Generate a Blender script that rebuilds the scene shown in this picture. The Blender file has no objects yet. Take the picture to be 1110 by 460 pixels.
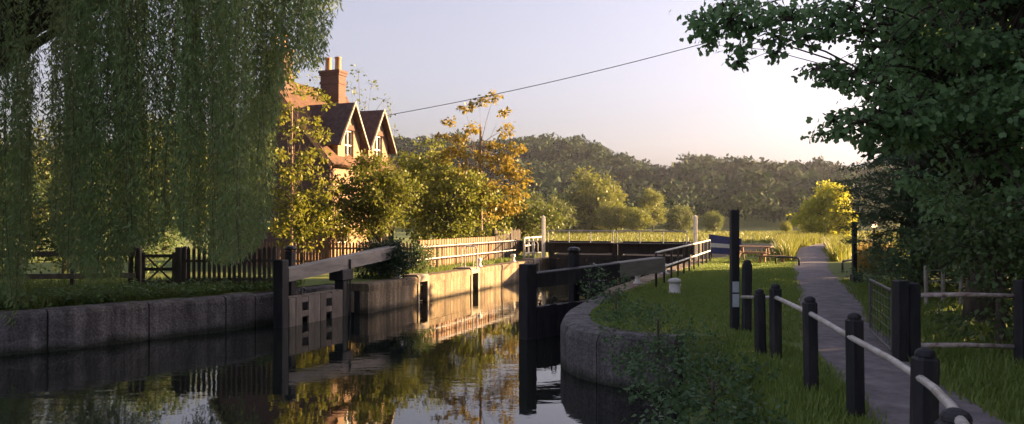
import bpy, bmesh, math, random
import numpy as np
from mathutils import Vector, Matrix
from mathutils.geometry import delaunay_2d_cdt

random.seed(7)
RNG = np.random.default_rng(11)
R = math.radians
scene = bpy.context.scene
COL = scene.collection

# ------------------------------------------------------------------ camera, sky, sun, exposure
CAMZ = 2.05                      # eye height over the lock side (m)
FPX, CX, HY = 850.0, 555.0, 238.0   # focal length and horizon in photo pixels (1110 x 460)
cam_d = bpy.data.cameras.new('camera')
cam_d.sensor_width = 36.0
cam_d.lens = FPX / 1110.0 * 36.0
cam_d.clip_start = 0.1
cam_d.clip_end = 6000
cam = bpy.data.objects.new('camera', cam_d)
COL.objects.link(cam)
cam.location = (0, 0, CAMZ)
cam.rotation_euler = (math.pi / 2 + math.atan((HY - 230.0) / FPX), 0, 0)
scene.camera = cam

SUN_AZ, SUN_EL = 71.0, 10.0       # degrees clockwise from the view direction, degrees up
world = bpy.data.worlds.new('World')
scene.world = world
world.use_nodes = True
wn, wl = world.node_tree.nodes, world.node_tree.links
sky = wn.new('ShaderNodeTexSky')
sky.sky_type = 'NISHITA'
sky.sun_disc = False
sky.sun_elevation = R(SUN_EL)
sky.sun_rotation = R(SUN_AZ)
sky.air_density = 1.0
sky.dust_density = 4.2
sky.ozone_density = 2.5
hs = wn.new('ShaderNodeHueSaturation')
hs.inputs['Saturation'].default_value = 0.5
wl.new(sky.outputs[0], hs.inputs['Color'])
tint = wn.new('ShaderNodeMix')
tint.data_type = 'RGBA'
tint.blend_type = 'MULTIPLY'
tint.inputs[0].default_value = 1.0
tint.inputs[7].default_value = (1.0, 0.885, 0.945, 1)
wl.new(hs.outputs[0], tint.inputs[6])
wl.new(tint.outputs[2], wn['Background'].inputs[0])
wn['Background'].inputs[1].default_value = 0.063

sun_d = bpy.data.lights.new('sun', 'SUN')
sun_d.energy = 5.0
sun_d.angle = R(0.6)
sun_d.color = (1.0, 0.64, 0.30)
sun = bpy.data.objects.new('sun', sun_d)
COL.objects.link(sun)
sd = Vector((math.sin(R(SUN_AZ)) * math.cos(R(SUN_EL)), math.cos(R(SUN_AZ)) * math.cos(R(SUN_EL)), math.sin(R(SUN_EL))))
sun.rotation_euler = sd.to_track_quat('Z', 'Y').to_euler()
sun.location = (40, 20, 20)

scene.view_settings.view_transform = 'Standard'
scene.view_settings.look = 'None'
scene.view_settings.exposure = 2.62
scene.view_settings.gamma = 1.0
scene.view_settings.use_curve_mapping = False
scene.cycles.max_bounces = 8
scene.cycles.transparent_max_bounces = 8
scene.cycles.volume_bounces = 1
scene.cycles.use_denoising = True

# ------------------------------------------------------------------ coordinates
def P(px, py, d):                 # a pixel at depth d (m)
    return Vector(((px - CX) / FPX * d, d, CAMZ - (py - HY) / FPX * d))

def G(px, py, z=0.0):             # a pixel on the level z
    d = (CAMZ - z) * FPX / (py - HY)
    return Vector(((px - CX) / FPX * d, d, z))

UA = R(20.9)
U = np.array([math.sin(UA), math.cos(UA)])      # along the lock, away from the viewer
NV = np.array([math.cos(UA), -math.sin(UA)])    # across the lock, towards the right bank

def LK(s, n, z=0.0):
    p = U * s + NV * n
    return Vector((p[0], p[1], z))

WATER = -0.90
NL, NR = -12.95, -5.6             # chamber wall faces
S_FAR = 39.5

# ------------------------------------------------------------------ materials
def new_mat(name):
    m = bpy.data.materials.new(name)
    m.use_nodes = True
    nt = m.node_tree
    b = nt.nodes['Principled BSDF']
    return m, nt, b

def noise_mat(name, cols, scale=4.0, rough=0.8, bump=0.2, bscale=None, detail=6, dist=0.02, spec=0.3, stretch=None, extra=None):
    """colours blended by noise, with a finer noise as relief"""
    m, nt, b = new_mat(name)
    N, L = nt.nodes, nt.links
    tc = N.new('ShaderNodeTexCoord')
    mp = N.new('ShaderNodeMapping')
    if stretch:
        mp.inputs['Scale'].default_value = stretch
    L.new(tc.outputs['Object'], mp.inputs[0])
    oi = N.new('ShaderNodeObjectInfo')
    ad = N.new('ShaderNodeVectorMath')
    ad.operation = 'MULTIPLY_ADD'
    ad.inputs[1].default_value = (37, 17, 29)
    L.new(oi.outputs['Random'], ad.inputs[0])
    L.new(mp.outputs[0], ad.inputs[2])
    n1 = N.new('ShaderNodeTexNoise')
    n1.inputs['Scale'].default_value = scale
    n1.inputs['Detail'].default_value = detail
    n1.inputs['Roughness'].default_value = 0.65
    L.new(ad.outputs[0], n1.inputs['Vector'])
    cr = N.new('ShaderNodeValToRGB')
    e = cr.color_ramp.elements
    k = len(cols)
    e[0].position, e[0].color = 0.3, (*cols[0], 1)
    e[1].position, e[1].color = 0.7, (*cols[-1], 1)
    for i in range(1, k - 1):
        x = e.new(0.3 + 0.4 * i / (k - 1))
        x.color = (*cols[i], 1)
    L.new(n1.outputs[0], cr.inputs[0])
    hv = N.new('ShaderNodeHueSaturation')
    mr = N.new('ShaderNodeMapRange')
    mr.inputs['To Min'].default_value = 0.78
    mr.inputs['To Max'].default_value = 1.2
    L.new(oi.outputs['Random'], mr.inputs[0])
    L.new(mr.outputs[0], hv.inputs['Value'])
    L.new(cr.outputs[0], hv.inputs['Color'])
    L.new(hv.outputs[0], b.inputs['Base Color'])
    b.inputs['Roughness'].default_value = rough
    b.inputs['Specular IOR Level'].default_value = spec
    if bump:
        n2 = N.new('ShaderNodeTexNoise')
        n2.inputs['Scale'].default_value = bscale or scale * 6
        n2.inputs['Detail'].default_value = 8
        L.new(ad.outputs[0], n2.inputs['Vector'])
        bp = N.new('ShaderNodeBump')
        bp.inputs['Strength'].default_value = bump
        bp.inputs['Distance'].default_value = dist
        L.new(n2.outputs[0], bp.inputs['Height'])
        L.new(bp.outputs[0], b.inputs['Normal'])
    return m

def leaf_mat(name, c1, c2, trans=0.4, tcol=None, rough=0.5, spec=0.35):
    m, nt, b = new_mat(name)
    N, L = nt.nodes, nt.links
    ge = N.new('ShaderNodeNewGeometry')
    mx = N.new('ShaderNodeMix')
    mx.data_type = 'RGBA'
    mx.inputs[6].default_value = (*c1, 1)
    mx.inputs[7].default_value = (*c2, 1)
    L.new(ge.outputs['Random Per Island'], mx.inputs[0])
    oi = N.new('ShaderNodeObjectInfo')
    hv = N.new('ShaderNodeHueSaturation')
    mr = N.new('ShaderNodeMapRange')
    mr.inputs['To Min'].default_value = 0.8
    mr.inputs['To Max'].default_value = 1.2
    L.new(oi.outputs['Random'], mr.inputs[0])
    L.new(mr.outputs[0], hv.inputs['Value'])
    L.new(mx.outputs[2], hv.inputs['Color'])
    L.new(hv.outputs[0], b.inputs['Base Color'])
    b.inputs['Roughness'].default_value = rough
    b.inputs['Specular IOR Level'].default_value = spec
    tr = N.new('ShaderNodeBsdfTranslucent')
    if tcol:
        tr.inputs[0].default_value = (*tcol, 1)
    else:
        L.new(hv.outputs[0], tr.inputs[0])
    ms = N.new('ShaderNodeMixShader')
    ms.inputs[0].default_value = trans
    L.new(b.outputs[0], ms.inputs[1])
    L.new(tr.outputs[0], ms.inputs[2])
    L.new(ms.outputs[0], N['Material Output'].inputs['Surface'])
    return m

M = {}
M['ground'] = noise_mat('ground_grass', [(0.09, 0.125, 0.03), (0.13, 0.165, 0.04), (0.175, 0.19, 0.055)], 0.7, 0.95, 0.6, 22, dist=0.05)
M['path'] = noise_mat('path_tarmac', [(0.125, 0.108, 0.118), (0.20, 0.175, 0.185), (0.29, 0.255, 0.255)], 3.5, 0.9, 0.8, 45, detail=12, dist=0.02)
M['stone'] = noise_mat('lock_stone', [(0.10, 0.09, 0.092), (0.155, 0.14, 0.14), (0.215, 0.195, 0.19)], 2.0, 0.85, 0.9, 16, dist=0.05)
M['chamber'] = noise_mat('chamber_concrete', [(0.13, 0.095, 0.06), (0.20, 0.15, 0.095), (0.29, 0.22, 0.14)], 1.6, 0.85, 0.4, 12, dist=0.02, stretch=(1, 1, 0.5))
def weather(m, band, streak):
    """wet algae band above the water line, vertical run-off streaks and coarse speckle over a wall material"""
    nt = m.node_tree
    N, L = nt.nodes, nt.links
    b = N['Principled BSDF']
    src = b.inputs['Base Color'].links[0].from_socket
    ge = N.new('ShaderNodeNewGeometry')
    sp = N.new('ShaderNodeSeparateXYZ'); L.new(ge.outputs['Position'], sp.inputs[0])
    n0 = N.new('ShaderNodeTexNoise'); n0.inputs['Scale'].default_value = 1.7; n0.inputs['Detail'].default_value = 6
    L.new(ge.outputs['Position'], n0.inputs['Vector'])
    ma = N.new('ShaderNodeMath'); ma.operation = 'MULTIPLY_ADD'; ma.inputs[1].default_value = -.34
    L.new(n0.outputs[0], ma.inputs[0]); L.new(sp.outputs[2], ma.inputs[2])
    mr = N.new('ShaderNodeMapRange'); mr.inputs['From Min'].default_value = -1.02; mr.inputs['From Max'].default_value = -.84
    mr.inputs['To Min'].default_value = 1; mr.inputs['To Max'].default_value = 0
    L.new(ma.outputs[0], mr.inputs[0])
    mx = N.new('ShaderNodeMix'); mx.data_type = 'RGBA'; mx.inputs[7].default_value = (*band, 1)
    L.new(src, mx.inputs[6]); L.new(mr.outputs[0], mx.inputs[0])
    mp = N.new('ShaderNodeMapping'); mp.inputs['Scale'].default_value = (5, 5, .35); L.new(ge.outputs['Position'], mp.inputs[0])
    n1 = N.new('ShaderNodeTexNoise'); n1.inputs['Scale'].default_value = 1.0; n1.inputs['Detail'].default_value = 7; L.new(mp.outputs[0], n1.inputs['Vector'])
    m1 = N.new('ShaderNodeMapRange'); m1.inputs['From Min'].default_value = .35; m1.inputs['From Max'].default_value = .68
    m1.inputs['To Min'].default_value = 1 - streak; m1.inputs['To Max'].default_value = 1 + streak * .6; L.new(n1.outputs[0], m1.inputs[0])
    n2 = N.new('ShaderNodeTexNoise'); n2.inputs['Scale'].default_value = 24; n2.inputs['Detail'].default_value = 4; L.new(ge.outputs['Position'], n2.inputs['Vector'])
    m2 = N.new('ShaderNodeMapRange'); m2.inputs['From Min'].default_value = .35; m2.inputs['From Max'].default_value = .65
    m2.inputs['To Min'].default_value = .68; m2.inputs['To Max'].default_value = 1.35; L.new(n2.outputs[0], m2.inputs[0])
    mm_ = N.new('ShaderNodeMath'); mm_.operation = 'MULTIPLY'; L.new(m1.outputs[0], mm_.inputs[0]); L.new(m2.outputs[0], mm_.inputs[1])
    hv = N.new('ShaderNodeHueSaturation'); L.new(mm_.outputs[0], hv.inputs['Value']); L.new(mx.outputs[2], hv.inputs['Color'])
    L.new(hv.outputs[0], b.inputs['Base Color'])
weather(M['stone'], (.035, .04, .028), .45)
weather(M['chamber'], (.06, .05, .03), .5)
M['core'] = noise_mat('wall_core', [(0.03, 0.028, 0.025), (0.06, 0.052, 0.045)], 3, 0.95, 0.3)
M['cap'] = noise_mat('coping_pale', [(0.26, 0.22, 0.17), (0.38, 0.33, 0.26)], 3, 0.8, 0.3)
M['darkwood'] = noise_mat('tarred_wood', [(0.010, 0.011, 0.014), (0.022, 0.022, 0.026), (0.04, 0.036, 0.036)], 6, 0.62, 0.35, 30, stretch=(1, 1, 0.25))
M['greywood'] = noise_mat('weathered_grey_wood', [(0.20, 0.18, 0.16), (0.30, 0.27, 0.24), (0.40, 0.36, 0.32)], 5, 0.8, 0.4, 26, stretch=(0.2, 1, 1))
M['gateplank'] = noise_mat('gate_plank_wood', [(0.12, 0.10, 0.085), (0.19, 0.16, 0.13), (0.26, 0.22, 0.18)], 5, 0.8, 0.4, 26, stretch=(1, 1, 0.3))
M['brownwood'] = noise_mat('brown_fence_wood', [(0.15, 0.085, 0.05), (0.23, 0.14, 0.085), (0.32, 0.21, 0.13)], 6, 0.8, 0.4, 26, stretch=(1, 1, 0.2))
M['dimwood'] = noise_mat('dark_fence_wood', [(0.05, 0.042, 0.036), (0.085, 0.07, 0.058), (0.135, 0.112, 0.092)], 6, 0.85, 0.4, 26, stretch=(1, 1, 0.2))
M['white'] = noise_mat('white_paint_worn', [(0.55, 0.52, 0.48), (0.72, 0.69, 0.65), (0.80, 0.78, 0.74)], 7, 0.5, 0.15, 30)
M['rustwhite'] = noise_mat('rusty_white_paint', [(0.10, 0.035, 0.02), (0.34, 0.27, 0.24), (0.52, 0.48, 0.46)], 9, 0.7, 0.3, 40)
M['blackmetal'] = noise_mat('black_iron', [(0.012, 0.012, 0.014), (0.03, 0.028, 0.028)], 8, 0.45, 0.2, 40, spec=0.5)
M['galv'] = noise_mat('galvanised_steel', [(0.30, 0.30, 0.31), (0.45, 0.45, 0.46)], 8, 0.45, 0.1, 40, spec=0.5)
M['dullmetal'] = noise_mat('dull_gate_metal', [(0.06, 0.058, 0.055), (0.12, 0.115, 0.11)], 8, 0.6, 0.1, 40)
M['bark'] = noise_mat('bark', [(0.045, 0.036, 0.028), (0.09, 0.072, 0.055), (0.14, 0.115, 0.09)], 7, 0.9, 0.7, 20, stretch=(1, 1, 0.25), dist=0.03)
M['palebark'] = noise_mat('pale_bark', [(0.16, 0.11, 0.075), (0.28, 0.20, 0.14)], 7, 0.85, 0.4, 20, stretch=(1, 1, 0.3))
M['roof'] = noise_mat('roof_tile', [(0.05, 0.027, 0.016), (0.08, 0.042, 0.024), (0.115, 0.062, 0.035)], 5, 0.8, 0.5, 18)
M['darkroof'] = noise_mat('dark_roof_tile', [(0.045, 0.03, 0.03), (0.075, 0.048, 0.045), (0.11, 0.075, 0.065)], 5, 0.8, 0.5, 18)
M['terracotta'] = noise_mat('terracotta', [(0.40, 0.20, 0.10), (0.55, 0.32, 0.18)], 6, 0.8, 0.2)
M['blue'] = noise_mat('blue_paint', [(0.03, 0.045, 0.16), (0.05, 0.07, 0.24)], 3, 0.45, 0.1)
M['notice'] = noise_mat('notice_paper', [(0.45, 0.50, 0.55), (0.62, 0.66, 0.70)], 14, 0.5, 0)
M['glass'] = noise_mat('window_glass', [(0.02, 0.022, 0.025), (0.035, 0.037, 0.04)], 2, 0.08, 0, spec=0.6)

# brick with real courses in the colour and relief
def brick_mat(name, c1, c2, mortar):
    m, nt, b = new_mat(name)
    N, L = nt.nodes, nt.links
    tc = N.new('ShaderNodeTexCoord')
    sp = N.new('ShaderNodeSeparateXYZ')
    L.new(tc.outputs['Object'], sp.inputs[0])
    ad = N.new('ShaderNodeMath')
    L.new(sp.outputs[0], ad.inputs[0])
    L.new(sp.outputs[1], ad.inputs[1])
    cb = N.new('ShaderNodeCombineXYZ')
    L.new(ad.outputs[0], cb.inputs[0])
    L.new(sp.outputs[2], cb.inputs[1])
    br = N.new('ShaderNodeTexBrick')
    br.inputs['Scale'].default_value = 1.0
    br.inputs['Brick Width'].default_value = 0.225
    br.inputs['Row Height'].default_value = 0.075
    br.inputs['Mortar Size'].default_value = 0.008
    br.inputs['Color1'].default_value = (*c1, 1)
    br.inputs['Color2'].default_value = (*c2, 1)
    br.inputs['Mortar'].default_value = (*mortar, 1)
    L.new(cb.outputs[0], br.inputs['Vector'])
    L.new(br.outputs['Color'], b.inputs['Base Color'])
    b.inputs['Roughness'].default_value = 0.9
    bp = N.new('ShaderNodeBump')
    bp.inputs['Strength'].default_value = 0.5
    bp.inputs['Distance'].default_value = -0.01
    L.new(br.outputs['Fac'], bp.inputs['Height'])
    L.new(bp.outputs[0], b.inputs['Normal'])
    return m
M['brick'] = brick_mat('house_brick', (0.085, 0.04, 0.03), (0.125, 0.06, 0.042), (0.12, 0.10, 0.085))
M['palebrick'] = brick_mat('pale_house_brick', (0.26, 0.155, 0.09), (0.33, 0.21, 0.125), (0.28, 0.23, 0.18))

# water: dark, glossy, fine ripples
m, nt, b = new_mat('lock_water')
b.inputs['Base Color'].default_value = (0.010, 0.013, 0.010, 1)
b.inputs['Roughness'].default_value = 0.02
b.inputs['IOR'].default_value = 1.5
b.inputs['Specular IOR Level'].default_value = 0.7
N, L = nt.nodes, nt.links
tc = N.new('ShaderNodeTexCoord')
mp = N.new('ShaderNodeMapping')
mp.inputs['Scale'].default_value = (0.8, 1.6, 1)
L.new(tc.outputs['Object'], mp.inputs[0])
n1 = N.new('ShaderNodeTexNoise')
n1.inputs['Scale'].default_value = 2.2
n1.inputs['Detail'].default_value = 3
L.new(mp.outputs[0], n1.inputs['Vector'])
n2 = N.new('ShaderNodeTexNoise')
n2.inputs['Scale'].default_value = 0.25
L.new(tc.outputs['Object'], n2.inputs['Vector'])
mr = N.new('ShaderNodeMapRange')
mr.inputs['From Min'].default_value = 0.4
mr.inputs['From Max'].default_value = 0.65
mr.inputs['To Min'].default_value = 0.03
mr.inputs['To Max'].default_value = 0.16
L.new(n2.outputs[0], mr.inputs[0])
bp = N.new('ShaderNodeBump')
bp.inputs['Distance'].default_value = 0.03
L.new(mr.outputs[0], bp.inputs['Strength'])
L.new(n1.outputs[0], bp.inputs['Height'])
L.new(bp.outputs[0], b.inputs['Normal'])
M['water'] = m

m, nt, b = new_mat('sunlit_sign_glow')
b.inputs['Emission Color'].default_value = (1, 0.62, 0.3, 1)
b.inputs['Emission Strength'].default_value = 0.9  # emission put in for sunlight on the small sign
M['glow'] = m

M['willow_leaf'] = leaf_mat('willow_leaf', (0.14, 0.22, 0.08), (0.21, 0.29, 0.11), 0.45)
M['willow_pale'] = leaf_mat('willow_pale', (0.19, 0.26, 0.09), (0.27, 0.33, 0.125), 0.48)
M['maple_leaf'] = leaf_mat('maple_leaf', (0.155, 0.285, 0.12), (0.22, 0.36, 0.15), 0.45)
M['yew_leaf'] = leaf_mat('dark_leaf', (0.07, 0.13, 0.06), (0.11, 0.18, 0.085), 0.28)
M['bush_leaf'] = leaf_mat('bush_leaf', (0.075, 0.125, 0.045), (0.12, 0.17, 0.06), 0.38)
M['gold_leaf'] = leaf_mat('gold_leaf', (0.22, 0.18, 0.025), (0.40, 0.29, 0.04), 0.4)
M['lime_leaf'] = leaf_mat('lime_leaf', (0.16, 0.19, 0.025), (0.28, 0.27, 0.035), 0.45)
M['olive_leaf'] = leaf_mat('olive_leaf', (0.085, 0.115, 0.025), (0.16, 0.18, 0.045), 0.4)
M['yellowgreen_leaf'] = leaf_mat('yellowgreen_leaf', (0.12, 0.15, 0.022), (0.22, 0.23, 0.035), 0.45)
M['bright_leaf'] = leaf_mat('bright_leaf', (0.28, 0.30, 0.03), (0.44, 0.42, 0.05), 0.5)
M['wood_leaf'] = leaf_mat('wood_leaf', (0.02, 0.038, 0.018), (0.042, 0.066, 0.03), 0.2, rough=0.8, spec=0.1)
M['alder_leaf'] = leaf_mat('alder_leaf', (0.07, 0.14, 0.055), (0.12, 0.19, 0.075), 0.35)
M['ivy_leaf'] = leaf_mat('ivy_leaf', (0.02, 0.045, 0.015), (0.045, 0.08, 0.025), 0.15)
M['grass'] = leaf_mat('grass_blade', (0.14, 0.21, 0.045), (0.21, 0.27, 0.06), 0.4)
M['nettle'] = leaf_mat('nettle', (0.12, 0.20, 0.065), (0.18, 0.27, 0.09), 0.4)
M['meadow'] = leaf_mat('meadow_blade', (0.11, 0.14, 0.025), (0.24, 0.235, 0.045), 0.4)
M['reed'] = leaf_mat('reed_blade', (0.30, 0.21, 0.05), (0.42, 0.30, 0.08), 0.35)

# ------------------------------------------------------------------ object helpers
def put(o, label=None, cat=None, group=None, kind=None):
    if label: o['label'] = label
    if cat: o['category'] = cat
    if group: o['group'] = group
    if kind: o['kind'] = kind
    return o

def empty(name, loc=(0, 0, 0), rz=0.0, **kw):
    o = bpy.data.objects.new(name, None)
    o.location = loc
    o.rotation_euler = (0, 0, rz)
    o.empty_display_size = 0.2
    COL.objects.link(o)
    return put(o, **kw)

class MB:
    def __init__(s): s.v, s.f = [], []
    def add(s, vs, fs):
        k = len(s.v)
        s.v += [tuple(v) for v in vs]
        s.f += [tuple(i + k for i in f) for f in fs]
        return s
    def box(s, c, size, rz=0.0, ch=0.0, ry=0.0):
        """box with chamfered vertical edges and top when ch > 0"""
        hx, hy, hz = size[0] / 2, size[1] / 2, size[2] / 2
        Rm = Matrix.Rotation(rz, 3, 'Z') @ Matrix.Rotation(ry, 3, 'Y')
        c = Vector(c)
        if ch <= 0:
            vs = [(x, y, z) for z in (-hz, hz) for x, y in ((-hx, -hy), (hx, -hy), (hx, hy), (-hx, hy))]
            fs = [(3, 2, 1, 0), (4, 5, 6, 7), (0, 1, 5, 4), (1, 2, 6, 5), (2, 3, 7, 6), (3, 0, 4, 7)]
        else:
            def ring(ax, ay, z, k):
                return [(-ax + k, -ay, z), (ax - k, -ay, z), (ax, -ay + k, z), (ax, ay - k, z), (ax - k, ay, z), (-ax + k, ay, z), (-ax, ay - k, z), (-ax, -ay + k, z)]
            vs = ring(hx - ch, hy - ch, -hz, ch * .6) + ring(hx, hy, -hz + ch, ch) + ring(hx, hy, hz - ch, ch) + ring(hx - ch, hy - ch, hz, ch * .6)
            fs = [tuple(range(7, -1, -1)), tuple(range(24, 32))]
            for r in range(3):
                for i in range(8):
                    j = (i + 1) % 8
                    fs.append((r * 8 + i, r * 8 + j, r * 8 + 8 + j, r * 8 + 8 + i))
        return s.add([c + Rm @ Vector(v) for v in vs], fs)
    def tube(s, pts, radii, n=8, caps=True):
        pts = [Vector(p) for p in pts]
        if not isinstance(radii, (list, tuple)): radii = [radii] * len(pts)
        rings = []
        for i, p in enumerate(pts):
            t = (pts[min(i + 1, len(pts) - 1)] - pts[max(i - 1, 0)])
            t = t.normalized() if t.length > 1e-6 else Vector((0, 0, 1))
            a = Vector((0, 0, 1)) if abs(t.z) < 0.9 else Vector((1, 0, 0))
            e1 = t.cross(a).normalized()
            e2 = t.cross(e1)
            rings.append([p + (e1 * math.cos(2 * math.pi * k / n) + e2 * math.sin(2 * math.pi * k / n)) * radii[i] for k in range(n)])
        vs = [v for r in rings for v in r]
        fs = []
        for i in range(len(pts) - 1):
            for k in range(n):
                j = (k + 1) % n
                fs.append((i * n + k, i * n + j, (i + 1) * n + j, (i + 1) * n + k))
        if caps:
            fs.append(tuple(range(n)))
            fs.append(tuple((len(pts) - 1) * n + k for k in range(n - 1, -1, -1)))
        return s.add(vs, fs)
    def lathe(s, prof, c=(0, 0, 0), n=16):
        vs, fs = [], []
        for r, z in prof:
            for k in range(n):
                a = 2 * math.pi * k / n
                vs.append((c[0] + r * math.cos(a), c[1] + r * math.sin(a), c[2] + z))
        for i in range(len(prof) - 1):
            for k in range(n):
                j = (k + 1) % n
                fs.append((i * n + k, i * n + j, (i + 1) * n + j, (i + 1) * n + k))
        fs.append(tuple(range(n - 1, -1, -1)))
        fs.append(tuple((len(prof) - 1) * n + k for k in range(n)))
        return s.add(vs, fs)
    def prism(s, poly, d):
        """planar polygon (3D points) pushed along d"""
        k = len(poly)
        d = Vector(d)
        vs = [Vector(p) for p in poly] + [Vector(p) + d for p in poly]
        fs = [tuple(range(k - 1, -1, -1)), tuple(range(k, 2 * k))]
        for i in range(k):
            j = (i + 1) % k
            fs.append((i, j, k + j, k + i))
        return s.add(vs, fs)
    def mesh(s, name):
        me = bpy.data.meshes.new(name)
        me.from_pydata([tuple(v) for v in s.v], [], s.f)
        me.update()
        bm = bmesh.new(); bm.from_mesh(me)
        bmesh.ops.recalc_face_normals(bm, faces=bm.faces)
        bm.to_mesh(me); bm.free()
        return me
    def build(s, name, mat, parent=None, smooth=False, **kw):
        me = s.mesh(name)
        me.materials.append(M[mat])
        if smooth:
            for p in me.polygons: p.use_smooth = True
        return link(name, me, parent, **kw)

def link(name, me, parent=None, loc=None, rz=None, **kw):
    o = bpy.data.objects.new(name, me)
    if loc is not None: o.location = loc
    if rz is not None: o.rotation_euler = (0, 0, rz)
    COL.objects.link(o)
    o.parent = parent
    return put(o, **kw)

def fast_mesh(name, verts, loops, sizes, mat):
    me = bpy.data.meshes.new(name)
    nv, nl, nf = len(verts), len(loops), len(sizes)
    me.vertices.add(nv)
    me.vertices.foreach_set('co', np.ascontiguousarray(verts, dtype=np.float32).ravel())
    me.loops.add(nl)
    me.loops.foreach_set('vertex_index', np.ascontiguousarray(loops, dtype=np.int32).ravel())
    me.polygons.add(nf)
    st = np.concatenate([[0], np.cumsum(sizes)[:-1]]).astype(np.int32)
    me.polygons.foreach_set('loop_start', st)
    me.polygons.foreach_set('loop_total', np.asarray(sizes, dtype=np.int32))
    me.update(calc_edges=True)
    me.materials.append(M[mat])
    return me

# ------------------------------------------------------------------ foliage
DIAMOND = (np.array([[0, 0, 0], [0.42, -0.34, 0.06], [1, 0, -0.05], [0.42, 0.34, 0.06]]), [[0, 1, 2, 3]])
NARROW = (np.array([[0, 0, 0], [0.4, -0.11, 0.0], [1, 0, -0.04], [0.4, 0.11, 0.0]]), [[0, 1, 2, 3]])
LOBED = (np.array([[0, 0, 0], [0.18, -0.46, -0.06], [0.44, -0.27, 0.02], [0.72, -0.38, -0.08], [1.0, 0, -0.14],
                   [0.72, 0.38, -0.08], [0.44, 0.27, 0.02], [0.18, 0.46, -0.06]]), [[0, 1, 2, 3, 4, 5, 6, 7]])

def unit(a):
    return a / np.maximum(np.linalg.norm(a, axis=1, keepdims=True), 1e-6)

def leaves(name, pos, axis, nrm, size, mat, parent=None, shape=DIAMOND, **kw):
    """one leaf shape at each pos, tip along axis, face along nrm"""
    n = len(pos)
    ax = unit(axis)
    sd_ = unit(np.cross(nrm, ax) + 1e-5)
    nn = np.cross(ax, sd_)
    base, faces = shape
    k = len(base)
    sz = np.asarray(size).reshape(-1, 1, 1) if np.ndim(size) else size
    off = base[None, :, 0:1] * ax[:, None, :] + base[None, :, 1:2] * sd_[:, None, :] + base[None, :, 2:3] * nn[:, None, :]
    v = (pos[:, None, :] + off * sz).reshape(-1, 3)
    fl = np.array(faces)
    loops = (fl[None] + (np.arange(n) * k)[:, None, None]).reshape(-1)
    me = fast_mesh(name, v, loops, np.full(n * len(fl), fl.shape[1]), mat)
    return link(name, me, parent, **kw)

def clump_leaves(clumps, per, flat=0.75, sub=7, droop=0.3, rng=RNG, spread=0.30):
    """leaf positions gathered in sub-clumps: (pos, axis, normal), and the sub-clump centres for twigs"""
    P_, A_, N_, T_ = [], [], [], []
    for c, r in clumps:
        c = np.array(c, dtype=float)
        d = unit(rng.normal(size=(sub, 3)))
        sc = c + d * (rng.random((sub, 1)) ** 0.5) * r * 0.85 * np.array([1, 1, flat])
        k = max(3, int(per * r * r / sub))
        for q in sc:
            g = q + rng.normal(size=(k, 3)) * r * spread * np.array([1, 1, flat * 0.8])
            o = unit(g - c)
            P_.append(g)
            A_.append(unit(o + rng.normal(size=(k, 3)) * 0.6 + np.array([0, 0, -droop])))
            N_.append(unit(rng.normal(size=(k, 3)) * 0.75 + o * 0.5 + np.array([0, 0, 0.7])))
            T_.append((c, q))
    return np.concatenate(P_), np.concatenate(A_), np.concatenate(N_), T_

def bez(a, b, c, n=6):
    a, b, c = Vector(a), Vector(b), Vector(c)
    return [a * (1 - t) ** 2 + b * 2 * t * (1 - t) + c * t * t for t in [i / n for i in range(n + 1)]]

def tree(name, label, cat, base, clumps, trunk_h, tr, per, leaf, leaf_m, bark='bark', group=None, shape=DIAMOND,
         flat=0.75, sub=7, droop=0.3, lean=(0, 0), limbs=True, twigs=True, crown='crown', spread=0.30, trunk='trunk', limb_r=0.35):
    base = Vector(base)
    t = empty(name, base, label=label, cat=cat, group=group)
    cl = [(Vector(c) - base, r) for c, r in clumps]
    top = Vector((lean[0], lean[1], trunk_h))
    mb = MB()
    pts = bez((0, 0, -0.15), (lean[0] * .2, lean[1] * .2, trunk_h * .5), top, 7)
    mb.tube(pts, [tr * (1.35 if i == 0 else 1.0 - 0.5 * i / 7) for i in range(8)], 9)
    pos, ax, nr, tw = clump_leaves([(tuple(c), r) for c, r in cl], per, flat, sub, droop, spread=spread)
    if limbs:
        for c, r in cl:
            f = random.uniform(0.45, 1.0)
            a = pts[min(7, max(2, int(f * 7)))]
            if c.z < a.z * 0.6: a = pts[2]
            mid = a.lerp(c, 0.5) + Vector((0, 0, 0.18 * (c - a).length))
            q = bez(a, mid, c, 5)
            r0 = tr * limb_r * random.uniform(.6, 1) * min(1, r / .7)
            mb.tube(q, [r0 * (1 - 0.8 * i / 5) for i in range(6)], 5, caps=False)
    if twigs:
        for c, q in tw:
            mb.tube([c, (Vector(c) + Vector(q)) / 2 + Vector((0, 0, .04)), q], [tr * .07, tr * .05, tr * .02], 3, caps=False)
    mb.build(trunk, bark, t, smooth=True)
    sz = leaf * (0.65 + 0.7 * RNG.random(len(pos)))
    leaves(crown, pos, ax, nr, sz, leaf_m, t, shape)
    return t

def fill_clumps(c, rad, n, r, seed=0, shell=0.5, zmin=None):
    rg = np.random.default_rng(seed)
    out = []
    tries = 0
    while len(out) < n and tries < n * 60:
        tries += 1
        d = rg.normal(size=3); d /= np.linalg.norm(d)
        q = shell + (1 - shell) * rg.random()
        p = np.array(c) + d * q * np.array(rad)
        if zmin is not None and p[2] < zmin: continue
        if any(np.linalg.norm(p - np.array(o)) < r * 0.55 for o, _ in out): continue
        out.append((tuple(p), r * (0.75 + 0.5 * rg.random())))
    return out

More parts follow.
